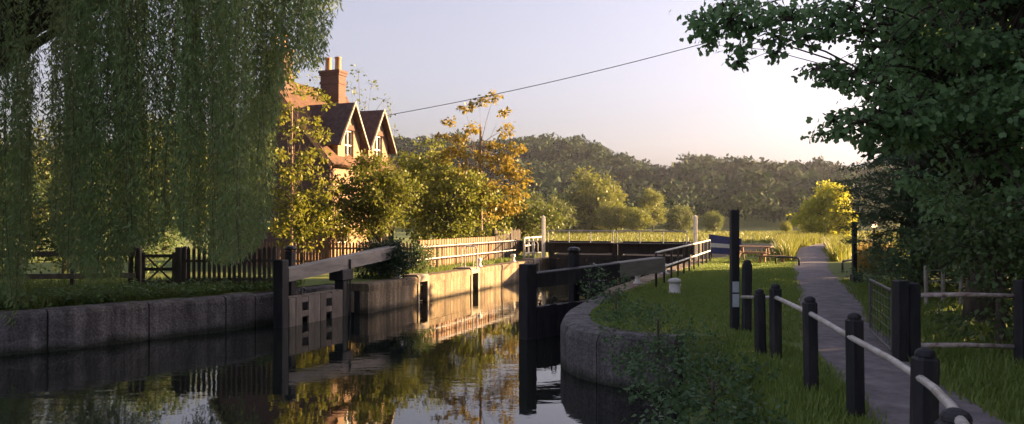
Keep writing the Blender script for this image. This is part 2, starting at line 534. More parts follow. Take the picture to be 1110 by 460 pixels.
def blades(name, pts, h, w, mat, lean=0.35, **kw):
    """grass: one bent blade of two faces at each point"""
    n = len(pts)
    a = RNG.random(n) * 2 * math.pi
    dr = np.stack([np.cos(a), np.sin(a), np.zeros(n)], 1)
    sdv = np.stack([-np.sin(a), np.cos(a), np.zeros(n)], 1)
    hh = (h[0] + (h[1] - h[0]) * RNG.random(n))[:, None]
    ln = (lean * (0.2 + RNG.random(n)))[:, None] * hh
    ww = w * (0.6 + 0.8 * RNG.random(n))[:, None]
    up = np.array([0, 0, 1.0])
    v = np.stack([pts - sdv * ww, pts + sdv * ww, pts + up * hh * .55 + dr * ln * .35 + sdv * ww * .8,
                  pts + up * hh * .55 + dr * ln * .35 - sdv * ww * .8, pts + up * hh + dr * ln], 1).reshape(-1, 3)
    q = np.arange(n)[:, None] * 5
    loops = np.concatenate([q + np.array([[0, 1, 2, 3]]), q + np.array([[3, 2, 4]])], 1).ravel()
    sizes = np.tile([4, 3], n)
    return link(name, fast_mesh(name, v, loops, sizes, mat), **kw)

# ------------------------------------------------------------------ plan of the place
def arc(pts, k=6):
    """Catmull-Rom through 2D points"""
    p = [np.array(q, float) for q in pts]
    p = [2 * p[0] - p[1]] + p + [2 * p[-1] - p[-2]]
    out = []
    for i in range(1, len(p) - 2):
        for j in range(k):
            t = j / k
            out.append(0.5 * (2 * p[i] + (p[i + 1] - p[i - 1]) * t + (2 * p[i - 1] - 5 * p[i] + 4 * p[i + 1] - p[i + 2]) * t * t + (3 * p[i] - p[i - 1] - 3 * p[i + 1] + p[i + 2]) * t ** 3))
    out.append(p[-2])
    return [tuple(q) for q in out]

def l2(s, n):
    p = U * s + NV * n
    return (p[0], p[1])

LEFT_BASIN = arc([(-30, 9.5), (-19, 13.2), (-13.2, 15.7), (-10.3, 17.45), (-8.65, 19.4), (-7.45, 20.75), l2(17.6, -14.25)], 6)
LEFT_RECESS = [l2(17.6, -14.25), l2(19.0, -14.1), l2(21.3, -14.0)]
LEFT_CHAMBER = [l2(21.3, NL), l2(S_FAR + 1.5, NL)]
RIGHT_NOSE = arc([(2.75, 13.3), (1.75, 13.9), (1.12, 14.9), (1.0, 16.2), (1.25, 18.0), (1.85, 20.2), l2(20.6, NR)], 6)
RIGHT_CHAMBER = [l2(20.6, NR), l2(S_FAR + 1.5, NR)]
RIGHT_BANK = arc([(0.6, -14), (1.0, -4), (1.35, 3), (1.75, 8), (2.3, 11.5), (2.75, 13.3)], 5)

def offset(pl, d):
    """push a polyline sideways (to the left of its run when d > 0)"""
    out = []
    for i, p in enumerate(pl):
        a = np.array(pl[max(i - 1, 0)]); b_ = np.array(pl[min(i + 1, len(pl) - 1)])
        t = b_ - a; t = t / np.linalg.norm(t)
        out.append((p[0] - t[1] * d, p[1] + t[0] * d))
    return out

left_edge = offset(LEFT_BASIN, 0.42) + [l2(21.3, -14.4), l2(21.6, NL - 0.42), l2(S_FAR + 1.5, NL - 0.42)]
tail_l = [l2(S_FAR + 6, NL - 1.5), l2(S_FAR + 30, NL - 4), l2(S_FAR + 30, NR + 6), l2(S_FAR + 6, NR + 1.5)]
right_edge = RIGHT_BANK[:-1] + offset(RIGHT_NOSE, -0.42) + [l2(S_FAR + 1.5, NR + 0.42)]
hole = [(-30, -14)] + left_edge + tail_l + right_edge[::-1]

def inside(x, y, poly):
    c = False
    j = len(poly) - 1
    for i in range(len(poly)):
        xi, yi = poly[i]; xj, yj = poly[j]
        if (yi > y) != (yj > y) and x < (xj - xi) * (y - yi) / (yj - yi) + xi: c = not c
        j = i
    return c

def dist_pl(x, y, pl):
    best = 1e9
    for (ax, ay), (bx, by) in zip(pl[:-1], pl[1:]):
        dx, dy = bx - ax, by - ay
        t = max(0, min(1, ((x - ax) * dx + (y - ay) * dy) / (dx * dx + dy * dy)))
        best = min(best, math.hypot(x - ax - t * dx, y - ay - t * dy))
    return best

def sm(a, b_, x):
    t = max(0.0, min(1.0, (x - a) / (b_ - a)))
    return t * t * (3 - 2 * t)

# crest of the wooded hill: photo column -> row of the treetops
CREST = [(-1500, 178), (-200, 165), (300, 158), (430, 152), (560, 152), (600, 153), (640, 158), (675, 172), (705, 184), (718, 189), (730, 180), (760, 171), (800, 177), (850, 181), (900, 185), (950, 186), (1100, 184), (2600, 190)]
HILL_D0, HILL_D1, TREE_H = 175.0, 300.0, 7.5

def hill(x, y):
    d = y if y > 1 else 1.0
    if y < 60: return 0.0
    px = CX + FPX * x / d
    for (a, ya), (b_, yb) in zip(CREST[:-1], CREST[1:]):
        if a <= px <= b_:
            row = ya + (yb - ya) * (px - a) / (b_ - a); break
    else:
        row = 185
    top = (HY - row) / FPX * HILL_D1 + CAMZ - TREE_H
    return max(0, top) * sm(HILL_D0, HILL_D1, d)

def h(x, y):
    if y < 15 and -2 < x < 7:
        d = dist_pl(x, y, RIGHT_BANK)
        return -1.25 * (1 - sm(0.0, 1.15, d)) if not inside(x, y, hole) else -1.25
    return hill(x, y)

# ground: one sheet with the water cut out
pts, edges = [], []
for p in hole: pts.append(p)
nh = len(hole)
edges = [(i, (i + 1) % nh) for i in range(nh)]
bank_in = offset(RIGHT_BANK, -1.2); bank_mid = offset(RIGHT_BANK, -0.6)
pts += bank_in + bank_mid
def grid(x0, x1, y0, y1, st, skip=None):
    y = y0
    while y <= y1:
        x = x0
        while x <= x1:
            if not (skip and skip[0] < x < skip[1] and skip[2] < y < skip[3]):
                q = (x + random.uniform(-.2, .2) * st, y + random.uniform(-.2, .2) * st)
                pts.append(q)
            x += st
        y += st
NEAR = (-34, 30, -18, 76)
grid(-34, 30, -18, 76, 2.0)
grid(-140, 180, -60, 180, 9, NEAR)
grid(-420, 460, -120, 460, 20, (-140, 180, -60, 180))
vo, eo, fo, *_ = delaunay_2d_cdt([Vector(p) for p in pts], edges, [], 0, 1e-4)
vs = [(v.x, v.y, h(v.x, v.y)) for v in vo]
fs = []
for f in fo:
    cx_ = sum(vo[i].x for i in f) / 3; cy_ = sum(vo[i].y for i in f) / 3
    if not inside(cx_, cy_, hole): fs.append(tuple(f))
mb = MB(); mb.v = vs; mb.f = fs
g = mb.build('ground', 'ground', kind='structure')
for p in g.data.polygons:
    if p.normal.z < 0: p.flip()
g.data.update()

# water sheets (upper level in the lock and basin, lower level beyond the far gates)
def sheet(name, poly, z, mat, **kw):
    vo, eo, fo, *_ = delaunay_2d_cdt([Vector(p) for p in poly], [(i, (i + 1) % len(poly)) for i in range(len(poly))], [], 1, 1e-4)
    mb = MB(); mb.v = [(v.x, v.y, z) for v in vo]; mb.f = [tuple(f) for f in fo]
    return mb.build(name, mat, **kw)
up_poly = [(-30.2, -14.2)] + offset(LEFT_BASIN, 0.2) + [l2(21.3, -14.2), l2(21.6, NL - 0.2), l2(S_FAR, NL - 0.2), l2(S_FAR, NR + 0.2)] + (offset(RIGHT_BANK[:-1], -0.25) + offset(RIGHT_NOSE, -0.2))[::-1]
w = sheet('water', up_poly, WATER, 'water', kind='structure')
for p in w.data.polygons:
    if p.normal.z < 0: p.flip()
sheet('river_water', [l2(S_FAR + .3, NL - .2), l2(S_FAR + 6, NL - 1.8), l2(S_FAR + 30, NL - 4.3), l2(S_FAR + 30.3, NR + 6.3), l2(S_FAR + 6, NR + 1.8), l2(S_FAR + .3, NR + .2)], -2.3, 'water', kind='structure')

# towpath
PATH_L = [(2.55, -3), (2.9, 3), (3.55, 7.8), (4.3, 10.7), (5.75, 15.6), (7.7, 21), (10.1, 28), (12.0, 33.5), (15.6, 43), (20.6, 56), (27, 68), (38, 82), (55, 96)]
PATH_R = [(4.1, -3), (4.4, 3), (4.95, 7.8), (5.62, 10.7), (7.15, 15.6), (9.25, 21), (11.55, 28), (13.5, 33.5), (17.3, 43), (22.2, 56), (28.5, 66.3), (39, 79.8), (56, 93.6)]
pl, pr = arc(PATH_L, 6), arc(PATH_R, 6)
mb = MB()
for i, (a, b_) in enumerate(zip(pl, pr)):
    j = 0.05 * math.sin(i * 1.7) + 0.03 * math.sin(i * 4.1)
    for k in range(5):
        t = k / 4
        mb.v.append((a[0] + (b_[0] - a[0]) * t + j * (1 - 2 * t), a[1] + (b_[1] - a[1]) * t, 0.008 + 0.022 * math.sin(math.pi * t)))
for i in range(len(pl) - 1):
    for k in range(4):
        mb.f.append((i * 5 + k, i * 5 + k + 1, i * 5 + 6 + k, i * 5 + 5 + k))
mb.build('path', 'path', kind='structure', smooth=True)

# ------------------------------------------------------------------ lock walls, block by block
def resample(pl, step):
    P2 = [np.array(p) for p in pl]
    L_ = [0]
    for a, b_ in zip(P2[:-1], P2[1:]): L_.append(L_[-1] + np.linalg.norm(b_ - a))
    n = max(1, round(L_[-1] / step))
    out = []
    for i in range(n + 1):
        x = L_[-1] * i / n
        k = max(j for j in range(len(L_) - 1) if L_[j] <= x + 1e-9)
        t = (x - L_[k]) / max(1e-9, L_[k + 1] - L_[k])
        out.append(tuple(P2[k] + (P2[k + 1] - P2[k]) * min(1, t)))
    return out

def sweep(pl, prof, side):
    """profile of (landward offset, z) run along the polyline; side=+1: land is on the left"""
    mb = MB()
    k = len(prof)
    off = [offset(pl, side * o) for o, z in prof]
    for i in range(len(pl)):
        for j, (o, z) in enumerate(prof):
            mb.v.append((off[j][i][0], off[j][i][1], z))
    for i in range(len(pl) - 1):
        for j in range(k):
            j2 = (j + 1) % k
            mb.f.append((i * k + j, i * k + j2, (i + 1) * k + j2, (i + 1) * k + j))
    mb.f.append(tuple(range(k)))
    mb.f.append(tuple((len(pl) - 1) * k + j for j in range(k - 1, -1, -1)))
    return mb

def block_prof(top, back=0.62, rnd=0.10, dx=0.0):
    return [(dx + .02, -2.6), (dx, -0.5), (dx, top - rnd), (dx + rnd * .3, top - rnd * .3), (dx + rnd, top), (back, top - .01), (back, -2.6)]

def wall(pl, length, side, label, mat, top=0.03, rnd=0.10, gap=0.04, lengths=None, gaps=()):
    t = empty('lock_wall', (pl[0][0], pl[0][1], 0), label=label, cat='wall', group='walls of the lock')
    inv = Matrix.Translation(-Vector((pl[0][0], pl[0][1], 0)))
    fine = resample(pl, 0.25)
    c = sweep(fine, [(0.06, -2.7), (0.06, top - .16), (0.5, top - .16), (0.5, -2.7)], side)
    c.v = [tuple(inv @ Vector(v)) for v in c.v]
    c.build('wall_core', 'core', t)
    i = 0
    q = 0
    while i < len(fine) - 1:
        ln = lengths[q % len(lengths)] if lengths else length * random.uniform(0.85, 1.15)
        st = max(2, round(ln / 0.25))
        seg = fine[i:min(len(fine), i + st + 1)]
        if len(fine) - (i + st) < 3: seg = fine[i:]; st = len(fine)
        i += st; q += 1
        if len(seg) < 2: break
        a0, a1 = np.array(seg[0]), np.array(seg[1])
        b0, b1 = np.array(seg[-1]), np.array(seg[-2])
        seg = list(seg)
        seg[0] = tuple(a0 + (a1 - a0) / np.linalg.norm(a1 - a0) * gap / 2)
        seg[-1] = tuple(b0 + (b1 - b0) / np.linalg.norm(b1 - b0) * gap / 2)
        m = sweep(seg, block_prof(top + random.uniform(-.012, .012), rnd=rnd, dx=random.uniform(-.008, .012)), side)
        m.v = [tuple(inv @ Vector(v)) for v in m.v]
        m.build('stone_block', mat, t)
    return t

wall(LEFT_BASIN, 2.2, 1, 'curved wall of big grey stone blocks below the weeds on the willow bank', 'stone', rnd=0.13)
wall(LEFT_RECESS, 1.7, 1, 'short recessed wall behind the open left gate', 'stone', top=-0.02)
wall(RIGHT_NOSE, 1.5, -1, 'rounded stone nose of the right bank half hidden by shrubs', 'stone', top=0.02, rnd=0.2)

# chamber walls with ladder chases
def chamber_wall(nn, side, s0, s1, ladders, label, step):
    t = empty('lock_wall', LK(s0, nn, 0), math.atan2(U[1], U[0]), label=label, cat='wall', group='walls of the lock')
    # local x runs along the lock, local y = side (land)
    def sub(a, b_, prof, name, mat):
        mb = MB()
        k = len(prof)
        for x in (a, b_):
            for o, z in prof: mb.v.append((x, o * side, z))
        for j in range(k):
            j2 = (j + 1) % k
            mb.f.append((j, j2, k + j2, k + j))
        mb.f += [tuple(range(k)), tuple(range(2 * k - 1, k - 1, -1))]
        return mb.build(name, mat, t)
    ends = sorted([0] + [e - s0 + d for e in ladders for d in (-.3, .3)] + [s1 - s0])
    sub(0, s1 - s0, [(0.3, -2.7), (0.3, -.2), (0.5, -.2), (0.5, -2.7)], 'wall_core', 'core')
    for a, b_ in zip(ends[0::2], ends[1::2]):
        n = max(1, round((b_ - a) / step))
        for i in range(n):
            x0, x1 = a + (b_ - a) * i / n, a + (b_ - a) * (i + 1) / n
            sub(x0 + .006, x1 - .006, [(0, -2.7), (0, -.22), (.3, -.22), (.3, -2.7)], 'wall_panel', 'chamber')
            sub(x0 + .012, x1 - .012, block_prof(0.03 + random.uniform(-.006, .006), rnd=.07, dx=-.025)[2:6] + [(.62, -.215), (-.025, -.215)], 'coping_stone', 'chamber')
    for e in ladders:
        c = e - s0
        # pale cap over the chase and a ladder standing in it
        sub(c - .42, c + .42, [(-.05, -.16), (-.05, .02), (.02, .09), (.64, .09), (.64, .034), (.3, .034), (.3, -.16)], 'chase_cap', 'cap')
        for d in (-.36, .36):
            sub(c + d - .055, c + d + .055, [(-.045, -2.6), (-.045, -.165), (-.002, -.165), (-.002, -2.6)], 'chase_jamb', 'cap')
        for d in (-.2, .2):
            m = MB(); m.tube([(c + d, .12 * side, -2.5), (c + d, .12 * side, -.17)], .022, 6); m.build('ladder_stile', 'blackmetal', t)
        for k in range(8):
            m = MB(); m.tube([(c - .2, .12 * side, -.3 - k * .28), (c + .2, .12 * side, -.3 - k * .28)], .014, 6); m.build('rung', 'blackmetal', t)
    return t
LADDERS = [25.0, 29.6, 37.3]
chamber_wall(NL, 1, 21.3, S_FAR + 1.5, LADDERS, 'sunlit chamber wall with ladder recesses and its coping', 2.3)
chamber_wall(NR, -1, 20.6, S_FAR + 1.5, [31.0], 'shaded chamber wall below the white railing and lawn', 2.3)

# ------------------------------------------------------------------ lock gates
def gate(mitre, dirv, L_heel, L_tail, zb0, zb1, label, plank, post_m, beam_m, end_m=None, leaf_top=-0.12, openings=True, post_w=0.3, paddle=.9):
    a = math.atan2(dirv[1], dirv[0])
    t = empty('lock_gate', (mitre[0], mitre[1], 0), a, label=label, cat='lock gate', group='upper lock gates')
    m = MB(); m.box((0, 0, -.75), (post_w, .3, 3.4), ch=.02); m.build('mitre_post', post_m, t)
    m = MB(); m.box((L_heel, 0, -1.0), (.3, .32, 3.1), ch=.02); m.build('heel_post', post_m, t)
    # rails
    for z, hh in ((leaf_top - .07, .22), (-1.5, .25)):
        m = MB(); m.box((L_heel / 2, 0, z), (L_heel - .31, .2, hh), ch=.015); m.build('gate_rail', post_m if not openings else plank, t)
    n = 9
    x0, x1 = post_w / 2 + .01, L_heel - .17
    wd = (x1 - x0) / n
    for i in range(n):
        xc = x0 + wd * (i + .5)
        if openings and i in (2, 6):            # slotted bays
            for z, hz in ((-.21, .14), (-.60, .16), (-1.25, .3)):
                m = MB(); m.box((xc, -.125, z), (wd - .01, .07, hz)); m.build('slot_bar', plank, t)
            m = MB(); m.box((xc, .07, -.95), (wd, .03, 1.4)); m.build('slot_back', 'core', t)
        else:
            m = MB(); m.box((xc, -.13 - .008 * (i % 2), -1.0), (wd - .012, .06, 1.75 + .03 * (i % 3)), ch=.006); m.build('plank', plank, t)
    # balance beam from the mitre post over the heel post to the tail
    th0, th1 = .36, .42
    sec = [(-.16, zb0 - th0 / 2, zb0 + th0 / 2), (L_tail, zb1 - th1 / 2, zb1 + th1 / 2)]
    def beam(xa, xb, name, mat, grow=0.0):
        m = MB()
        vs = []
        for x in (xa, xb):
            f = (x + .16) / (L_tail + .16)
            zl = sec[0][1] + (sec[1][1] - sec[0][1]) * f - grow; zh = sec[0][2] + (sec[1][2] - sec[0][2]) * f + grow
            wy = .15 + .04 * f + grow
            c = .02
            vs += [(x, -wy, zl), (x, wy, zl), (x, wy, zh - c), (x, wy - c, zh), (x, -wy + c, zh), (x, -wy, zh - c)]
        fs = [(0, 1, 2, 3, 4, 5), (11, 10, 9, 8, 7, 6)] + [(i, (i + 1) % 6, 6 + (i + 1) % 6, 6 + i) for i in range(6)]
        m.add(vs, fs)
        return m.build(name, mat, t)
    if end_m:
        beam(post_w / 2 + .002, L_heel + 1.0, 'balance_beam', beam_m)
        beam(L_heel + 1.0, L_tail, 'beam_end', end_m, .012)
    else:
        beam(post_w / 2 + .002, L_tail, 'balance_beam', beam_m)
    zh = zb0 + (zb1 - zb0) * L_heel / L_tail
    m = MB(); m.box((L_heel - .02, 0, zh - .36), (.62, .5, .34), ch=.03); m.build('collar_block', post_m, t)
    m = MB(); m.tube([(L_heel + .17, -.2, zh + .1), (L_heel + .17, -.2, -2.2)], .03, 8); m.build('paddle_rod', 'blackmetal', t)
    m = MB(); m.tube([(L_heel + .17, -.2, zh + .1), (L_heel + .17, .1, zh + .24)], .022, 8); m.build('strap', 'galv', t)
    m = MB(); m.box((paddle, .36, .35), (.24, .22, 1.6), ch=.02); m.build('paddle_post', post_m, t)
    m = MB(); m.lathe([(.02, 0), (.15, .02), (.18, .07), (.15, .13), (.03, .16)], (paddle, .36, 1.152), 12); m.build('paddle_wheel_cover', 'blackmetal', t)
    # shackle ring on the top rail
    m = MB(); ring = [(.95 + .09 * math.cos(q * math.pi / 5), -.02, leaf_top + .14 + .09 * math.sin(q * math.pi / 5)) for q in range(11)]
    m.tube(ring, .022, 6, caps=False); m.build('shackle', 'blackmetal', t)
    return t

lm = np.array([-6.30, 21.4]); ldir = np.array([0.357, 0.934])
gate(lm, ldir, 2.95, 6.05, .50, .93, 'open lock gate with long grey balance beam against the left bank', 'gateplank', 'darkwood', 'greywood')
rm = np.array([0.39, 19.4]); rdir = np.array([0.70, 0.714])
gate(rm, rdir, 2.55, 5.75, .53, .70, 'half open black lock gate with white beam end beside the right bank', 'darkwood', 'darkwood', 'darkwood', 'greywood', leaf_top=-.16, openings=False, post_w=.36, paddle=2.2)

# lower gates, closed: a dark pair with heavy beams end to end and a walkway rail
WID = NR - NL
for sgn, label in ((-1, 'far dark closed lock gate by the left white post'), (1, 'far dark closed lock gate by the right white post')):
    nn = NL if sgn < 0 else NR
    t = empty('lower_lock_gate', LK(S_FAR, nn, 0), math.atan2(-NV[1] * sgn, -NV[0] * sgn), label=label, cat='lock gate', group='lower lock gates')
    Lg = WID / 2 - .02
    def bx(x0, x1, y, dy, z0, z1, name, mat):
        m = MB(); m.box(((x0 + x1) / 2, y, (z0 + z1) / 2), (x1 - x0, dy, z1 - z0), ch=.015); return m.build(name, mat, t)
    for i in range(9):
        bx(.02 + Lg * i / 9, .02 + Lg * (i + 1) / 9 - .012, 0, .14, -2.8, -.02 - .01 * (i % 2), 'plank', 'darkwood')
    bx(.0, Lg, 0, .3, -.015, .22, 'gate_rail', 'darkwood')
    bx(.0, .3, 0, .34, .221, .95, 'heel_post', 'darkwood')
    bx(Lg - .28, Lg - .01, 0, .3, .221, .82, 'mitre_post', 'darkwood')
    bx(.31, Lg - .29, 0, .36, .30, .93, 'balance_beam', 'darkwood')
    bx(-3.4 if sgn < 0 else -.5, -.002, 0, .4, .32, .92, 'beam_end', 'darkwood')
    bx(.0, Lg, .45 * sgn, .5, .80, .86, 'walkway', 'darkwood')
    m = MB(); m.tube([(.1, .62 * sgn, 1.47), (Lg, .62 * sgn, 1.47)], .035, 6); m.build('handrail', 'galv', t)
    for x in (.12, 1.25, 2.4, Lg - .08):
        m = MB(); m.tube([(x, .62 * sgn, .86), (x, .62 * sgn, 1.46)], .025, 6); m.build('rail_post', 'galv', t)

# white posts at the far end of the lock
for nn, lab in ((NL - .18, 'tall white marker post at the far left end of the lock'), (NR + .3, 'tall white marker post at the far right end of the lock')):
    m = MB(); m.box((0, 0, 1.05), (.15, .15, 2.3), ch=.015)
    t = empty('marker_post', LK(S_FAR - .5, nn, 0), UA, label=lab, cat='post', group='white lock end posts')
    m.build('shaft', 'white', t)
    m = MB(); m.add([(-.075, -.075, 2.201), (.075, -.075, 2.201), (.075, .075, 2.201), (-.075, .075, 2.201), (0, 0, 2.27)], [(3, 2, 1, 0), (0, 1, 4), (1, 2, 4), (2, 3, 4), (3, 0, 4)]); m.build('cap', 'white', t)

# ------------------------------------------------------------------ things on the lock side
def railing(pts, label, nposts, rails=(1.05, .55), post_m='blackmetal', rail_m='white', r=.03, hgt=1.05, group=None, name='railing'):
    t = empty(name, pts[0], label=label, cat='railing', group=group)
    o = Vector(pts[0])
    rs = resample([(p[0], p[1]) for p in pts], math.dist(pts[0][:2], pts[-1][:2]) / nposts if len(pts) == 2 else 1)
    for p in rs:
        m = MB(); m.tube([(p[0] - o.x, p[1] - o.y, -.1), (p[0] - o.x, p[1] - o.y, hgt)], r * 1.1, 8); m.build('post', post_m, t)
    for z in rails:
        m = MB(); m.tube([(p[0] - o.x, p[1] - o.y, z) for p in rs], r, 8); m.build('rail', rail_m, t)
    return t
railing([G(711, 312), LK(38.5, -4.55)], 'white railing on black posts along the lawn side of the lock', 10, r=.035)
railing([LK(37.6, NL - .75), LK(40.3, NL - .75)], 'short white railing by the far left marker post', 4, rails=(1.1, .7, .3), post_m='white', r=.045, hgt=1.15)
railing([LK(26.6, NL - 1.1), LK(37.3, NL - 1.1)], 'long thin railing with dark posts before the board fence', 6, rails=(.98, .5), post_m='dimwood', rail_m='galv', r=.03, hgt=1.05)

# ladder hoops
for i, e in enumerate(LADDERS[1:]):
    t = empty('ladder_hoop', LK(e, NL - .35, 0), UA, label=['pale ladder handrail hoops at the middle of the sunlit wall', 'pale ladder handrail hoops near the far end of the sunlit wall'][i], cat='handrail', group='ladder hoops')
    for x in (-.24, .24):
        m = MB(); m.tube([(-.15, x, .0), (-.15, x, .82), (-.1, x, .92), (.0, x, .95), (.25, x, .95), (.33, x, .9), (.36, x, .82), (.36, x, .0)], .024, 8)
        m.build('hoop', 'galv', t)

# mooring bollards
BPROF = [(.14, -.02), (.14, .02), (.085, .05), (.075, .2), (.12, .25), (.13, .3), (.10, .35), (.03, .37)]
mm = MB(); mm.lathe(BPROF, n=16); bme = mm.mesh('mooring_bollard'); bme.materials.append(M['white'])
for p in bme.polygons: p.use_smooth = True
for p, lab in ((LK(23.95, NL - .42, .03), 'small white mooring bollard on the shaded coping by the ivy'),
               (LK(31.0, NL - .4, .03), 'small white mooring bollard on the sunlit coping past the ladder hoops'),
               (LK(35.1, NL - .4, .03), 'small white mooring bollard near the far end of the sunlit wall'),
               (LK(24.6, NR + .45, .03), 'small white mooring bollard on the right coping behind the beam end'),
               (LK(29.5, NR + .45, .03), 'white mooring bollard on the right coping beside the railing')):
    link('mooring_bollard', bme, None, p, label=lab, cat='bollard', group='mooring bollards')
t = empty('capped_bollard', G(731, 318), label='squat white capped bollard standing alone on the shaded lawn', cat='bollard')
m = MB(); m.lathe([(.17, -.05), (.17, .02), (.155, .04), (.15, .30)], n=20); m.build('drum', 'white', t, smooth=True)
m = MB(); m.lathe([(.185, .301), (.19, .34), (.16, .39), (.06, .42)], n=20); m.build('lid', 'white', t, smooth=True)

# ------------------------------------------------------------------ towpath fence: tarred posts with a white tube rail
def round_post(name, p, hgt, w, label, group='tarred posts along the towpath', mat='darkwood', tilt=0.0, rz=None):
    m = MB()
    m.box((0, 0, hgt / 2 - .25), (w, w, hgt + .5 - w * .3), ch=.03)
    zt = hgt - w * .15
    m.lathe([(w * .46, 0), (w * .44, w * .12), (w * .36, w * .24), (w * .2, w * .33), (.01, w * .36)], (0, 0, zt - .002), 12)
    o = m.build(name, mat, None, label=label, cat='post', group=group)
    o.location = p
    o.rotation_euler = (tilt, tilt * .6, random.uniform(-.08, .08) if rz is None else rz)
    return o
FPOST = [((2.25, 4.0, 0), 1.06, .165, 'nearest low tarred post at the bottom right of the picture'),
         ((3.08, 5.9, 0), 1.06, .165, 'second nearest tarred post carrying the bent white rail'),
         ((3.50, 8.0, 0), 1.07, .15, 'third tarred post along the edge of the path'),
         ((3.58, 9.4, 0), 1.10, .15, 'fourth tarred post along the edge of the path'),
         ((3.86, 11.5, 0), 1.08, .15, 'right one of the close pair of tarred posts'),
         ((3.72, 11.75, 0), .98, .15, 'left one of the close pair of tarred posts'),
         ((4.30, 14.4, 0), 1.28, .16, 'shorter tarred post leaning against the tall notice post')]
for p, hh, ww, lab in FPOST:
    round_post('fence_post', p, hh, ww, lab, tilt=random.uniform(-.025, .025))
t = empty('notice_post', (4.14, 14.6, 0), label='tall black square post with small paper notices', cat='post')
m = MB(); m.box((0, 0, .98), (.15, .15, 2.5), ch=.012); m.build('shaft', 'darkwood', t)
for z, hh in ((.80, .2), (.55, .24)):
    m = MB(); m.box((.0, -.083, z), (.12, .012, hh)); m.build('notice', 'notice', t)
m = MB()
rp = [P(1046, 466, 3.7), P(1030, 440, 4.4), P(1012, 421, 5.2), P(1000, 412, 5.75), P(965, 389, 6.8), P(926, 368, 7.87), P(880, 341, 9.28), P(842, 323, 11.38), P(804, 322, 14.25)]
m.tube([tuple(v - rp[0]) for v in rp], .03, 10)
o = m.build('fence_rail', 'rustwhite', None, smooth=True, label='white tube rail bending along the tarred posts by the path', cat='rail')
o.location = rp[0]
M['railwhite'] = noise_mat('rail_paint', [(0.30, 0.25, 0.20), (0.50, 0.46, 0.42), (0.62, 0.58, 0.54)], 5, 0.5, 0.15, 30)
o.data.materials[0] = M['railwhite']

# field gate and rusty fence right of the path
t = empty('gate_post', (5.62, 11.35, 0), label='thick black double gate post at the right edge of the path', cat='post')
m = MB(); m.box((.0, 0, .42), (.17, .2, 1.5), ch=.015); m.build('shaft', 'darkwood', t)
m = MB(); m.box((.175, .02, .41), (.16, .2, 1.44), ch=.015); m.build('shaft', 'darkwood', t)
t = empty('gate_post', (7.24, 11.1, 0), label='black gate post at the right edge of the picture', cat='post')
m = MB(); m.box((.0, 0, .44), (.2, .2, 1.5), ch=.015); m.build('shaft', 'darkwood', t)
t = empty('rail_fence', (5.9, 11.3, 0), label='rusty white tube rails between the two black gate posts', cat='fence')
for z in (.96, .24):
    m = MB(); m.tube([(-.02, 0, z), (.6, -.06, z + .012), (1.24, -.12, z)], .034, 10); m.build('rail', 'rustwhite', t, smooth=True)
ga, gb = Vector((5.58, 11.5, 0)), Vector((6.25, 13.7, 0))
gdir = (gb - ga); gl = gdir.length
t = empty('field_gate', ga, math.atan2(gdir.y, gdir.x), label='open pale metal gate with wire mesh beside the path', cat='gate')
m = MB(); m.tube([(.06, 0, .12), (.06, 0, .96), (.1, 0, 1.0), (gl - .05, 0, 1.0), (gl, 0, .95), (gl, 0, .17), (gl - .05, 0, .12), (.06, 0, .12)], .024, 8); m.build('gate_frame', 'dullmetal', t)
for k in range(1, 8):
    x = .06 + (gl - .06) * k / 8
    m = MB(); m.tube([(x, 0, .12), (x, 0, 1.0)], .005, 4); m.build('mesh_wire', 'dullmetal', t)
for k in range(1, 6):
    z = .12 + .88 * k / 6
    m = MB(); m.tube([(.06, 0, z), (gl, 0, z)], .005, 4); m.build('mesh_wire', 'dullmetal', t)
# old stakes with wire behind the rough grass
for k, (px, py, hh) in enumerate([(1004, 332, .95), (1022, 330, .8), (1041, 334, 1.0), (1062, 331, .9), (1083, 336, .95)]):
    p = G(px, py, 0)
    m = MB(); m.tube([(0, 0, -.3), (.02 * (k % 3 - 1), 0, hh)], [.05, .045], 7)
    o = m.build('fence_stake', 'greywood' if k < 4 else 'brownwood', None, label=['leftmost grey stake of the old wire fence in rough grass', 'second grey stake of the old wire fence', 'third grey stake of the old wire fence', 'fourth grey stake of the old wire fence', 'reddish stake at the right end of the old wire fence'][k], cat='stake', group='stakes of the old wire fence')
    o.location = p
m = MB()
for z in (.35, .6, .85):
    m.tube([tuple(G(px, 333) - G(1004, 333) + Vector((0, 0, z + .03 * math.sin(px)))) for px in range(1004, 1086, 8)], .006, 4)
o = m.build('fence_wire', 'galv', None, label='thin sagging wires strung between the old stakes', cat='wire'); o.location = G(1004, 333)

# dark pole, glowing sign post, hoops near the bend of the path
t = empty('path_pole', G(926, 308), label='slim black pole at the right of the path before the sign post', cat='pole')
m = MB(); m.box((0, 0, .93), (.13, .13, 2.1), ch=.01); m.build('shaft', 'darkwood', t)
m = MB(); m.box((.05, -.02, .14), (.32, .26, .36), ch=.03); m.build('foot', 'darkwood', t)
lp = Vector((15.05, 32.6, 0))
t = empty('sign_post', lp, label='small post whose glowing head stands in for a sunlit sign among the dark boughs', cat='sign')
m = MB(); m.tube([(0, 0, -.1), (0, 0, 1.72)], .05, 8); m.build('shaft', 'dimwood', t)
m = MB(); m.lathe([(.06, 1.72), (.12, 1.76), (.13, 1.95), (.12, 1.97)], n=10); m.build('sunlit_glow_head', 'glow', t, smooth=True)  # glowing head stands in for a sign lit by the sun
m = MB(); m.lathe([(.17, 1.972), (.15, 2.01), (.05, 2.1), (.01, 2.12)], n=10); m.build('sign_hood', 'blackmetal', t)
m = MB(); m.box((.08, -.08, .95), (.34, .12, .3), ch=.01); m.build('sign_box', 'blackmetal', t)
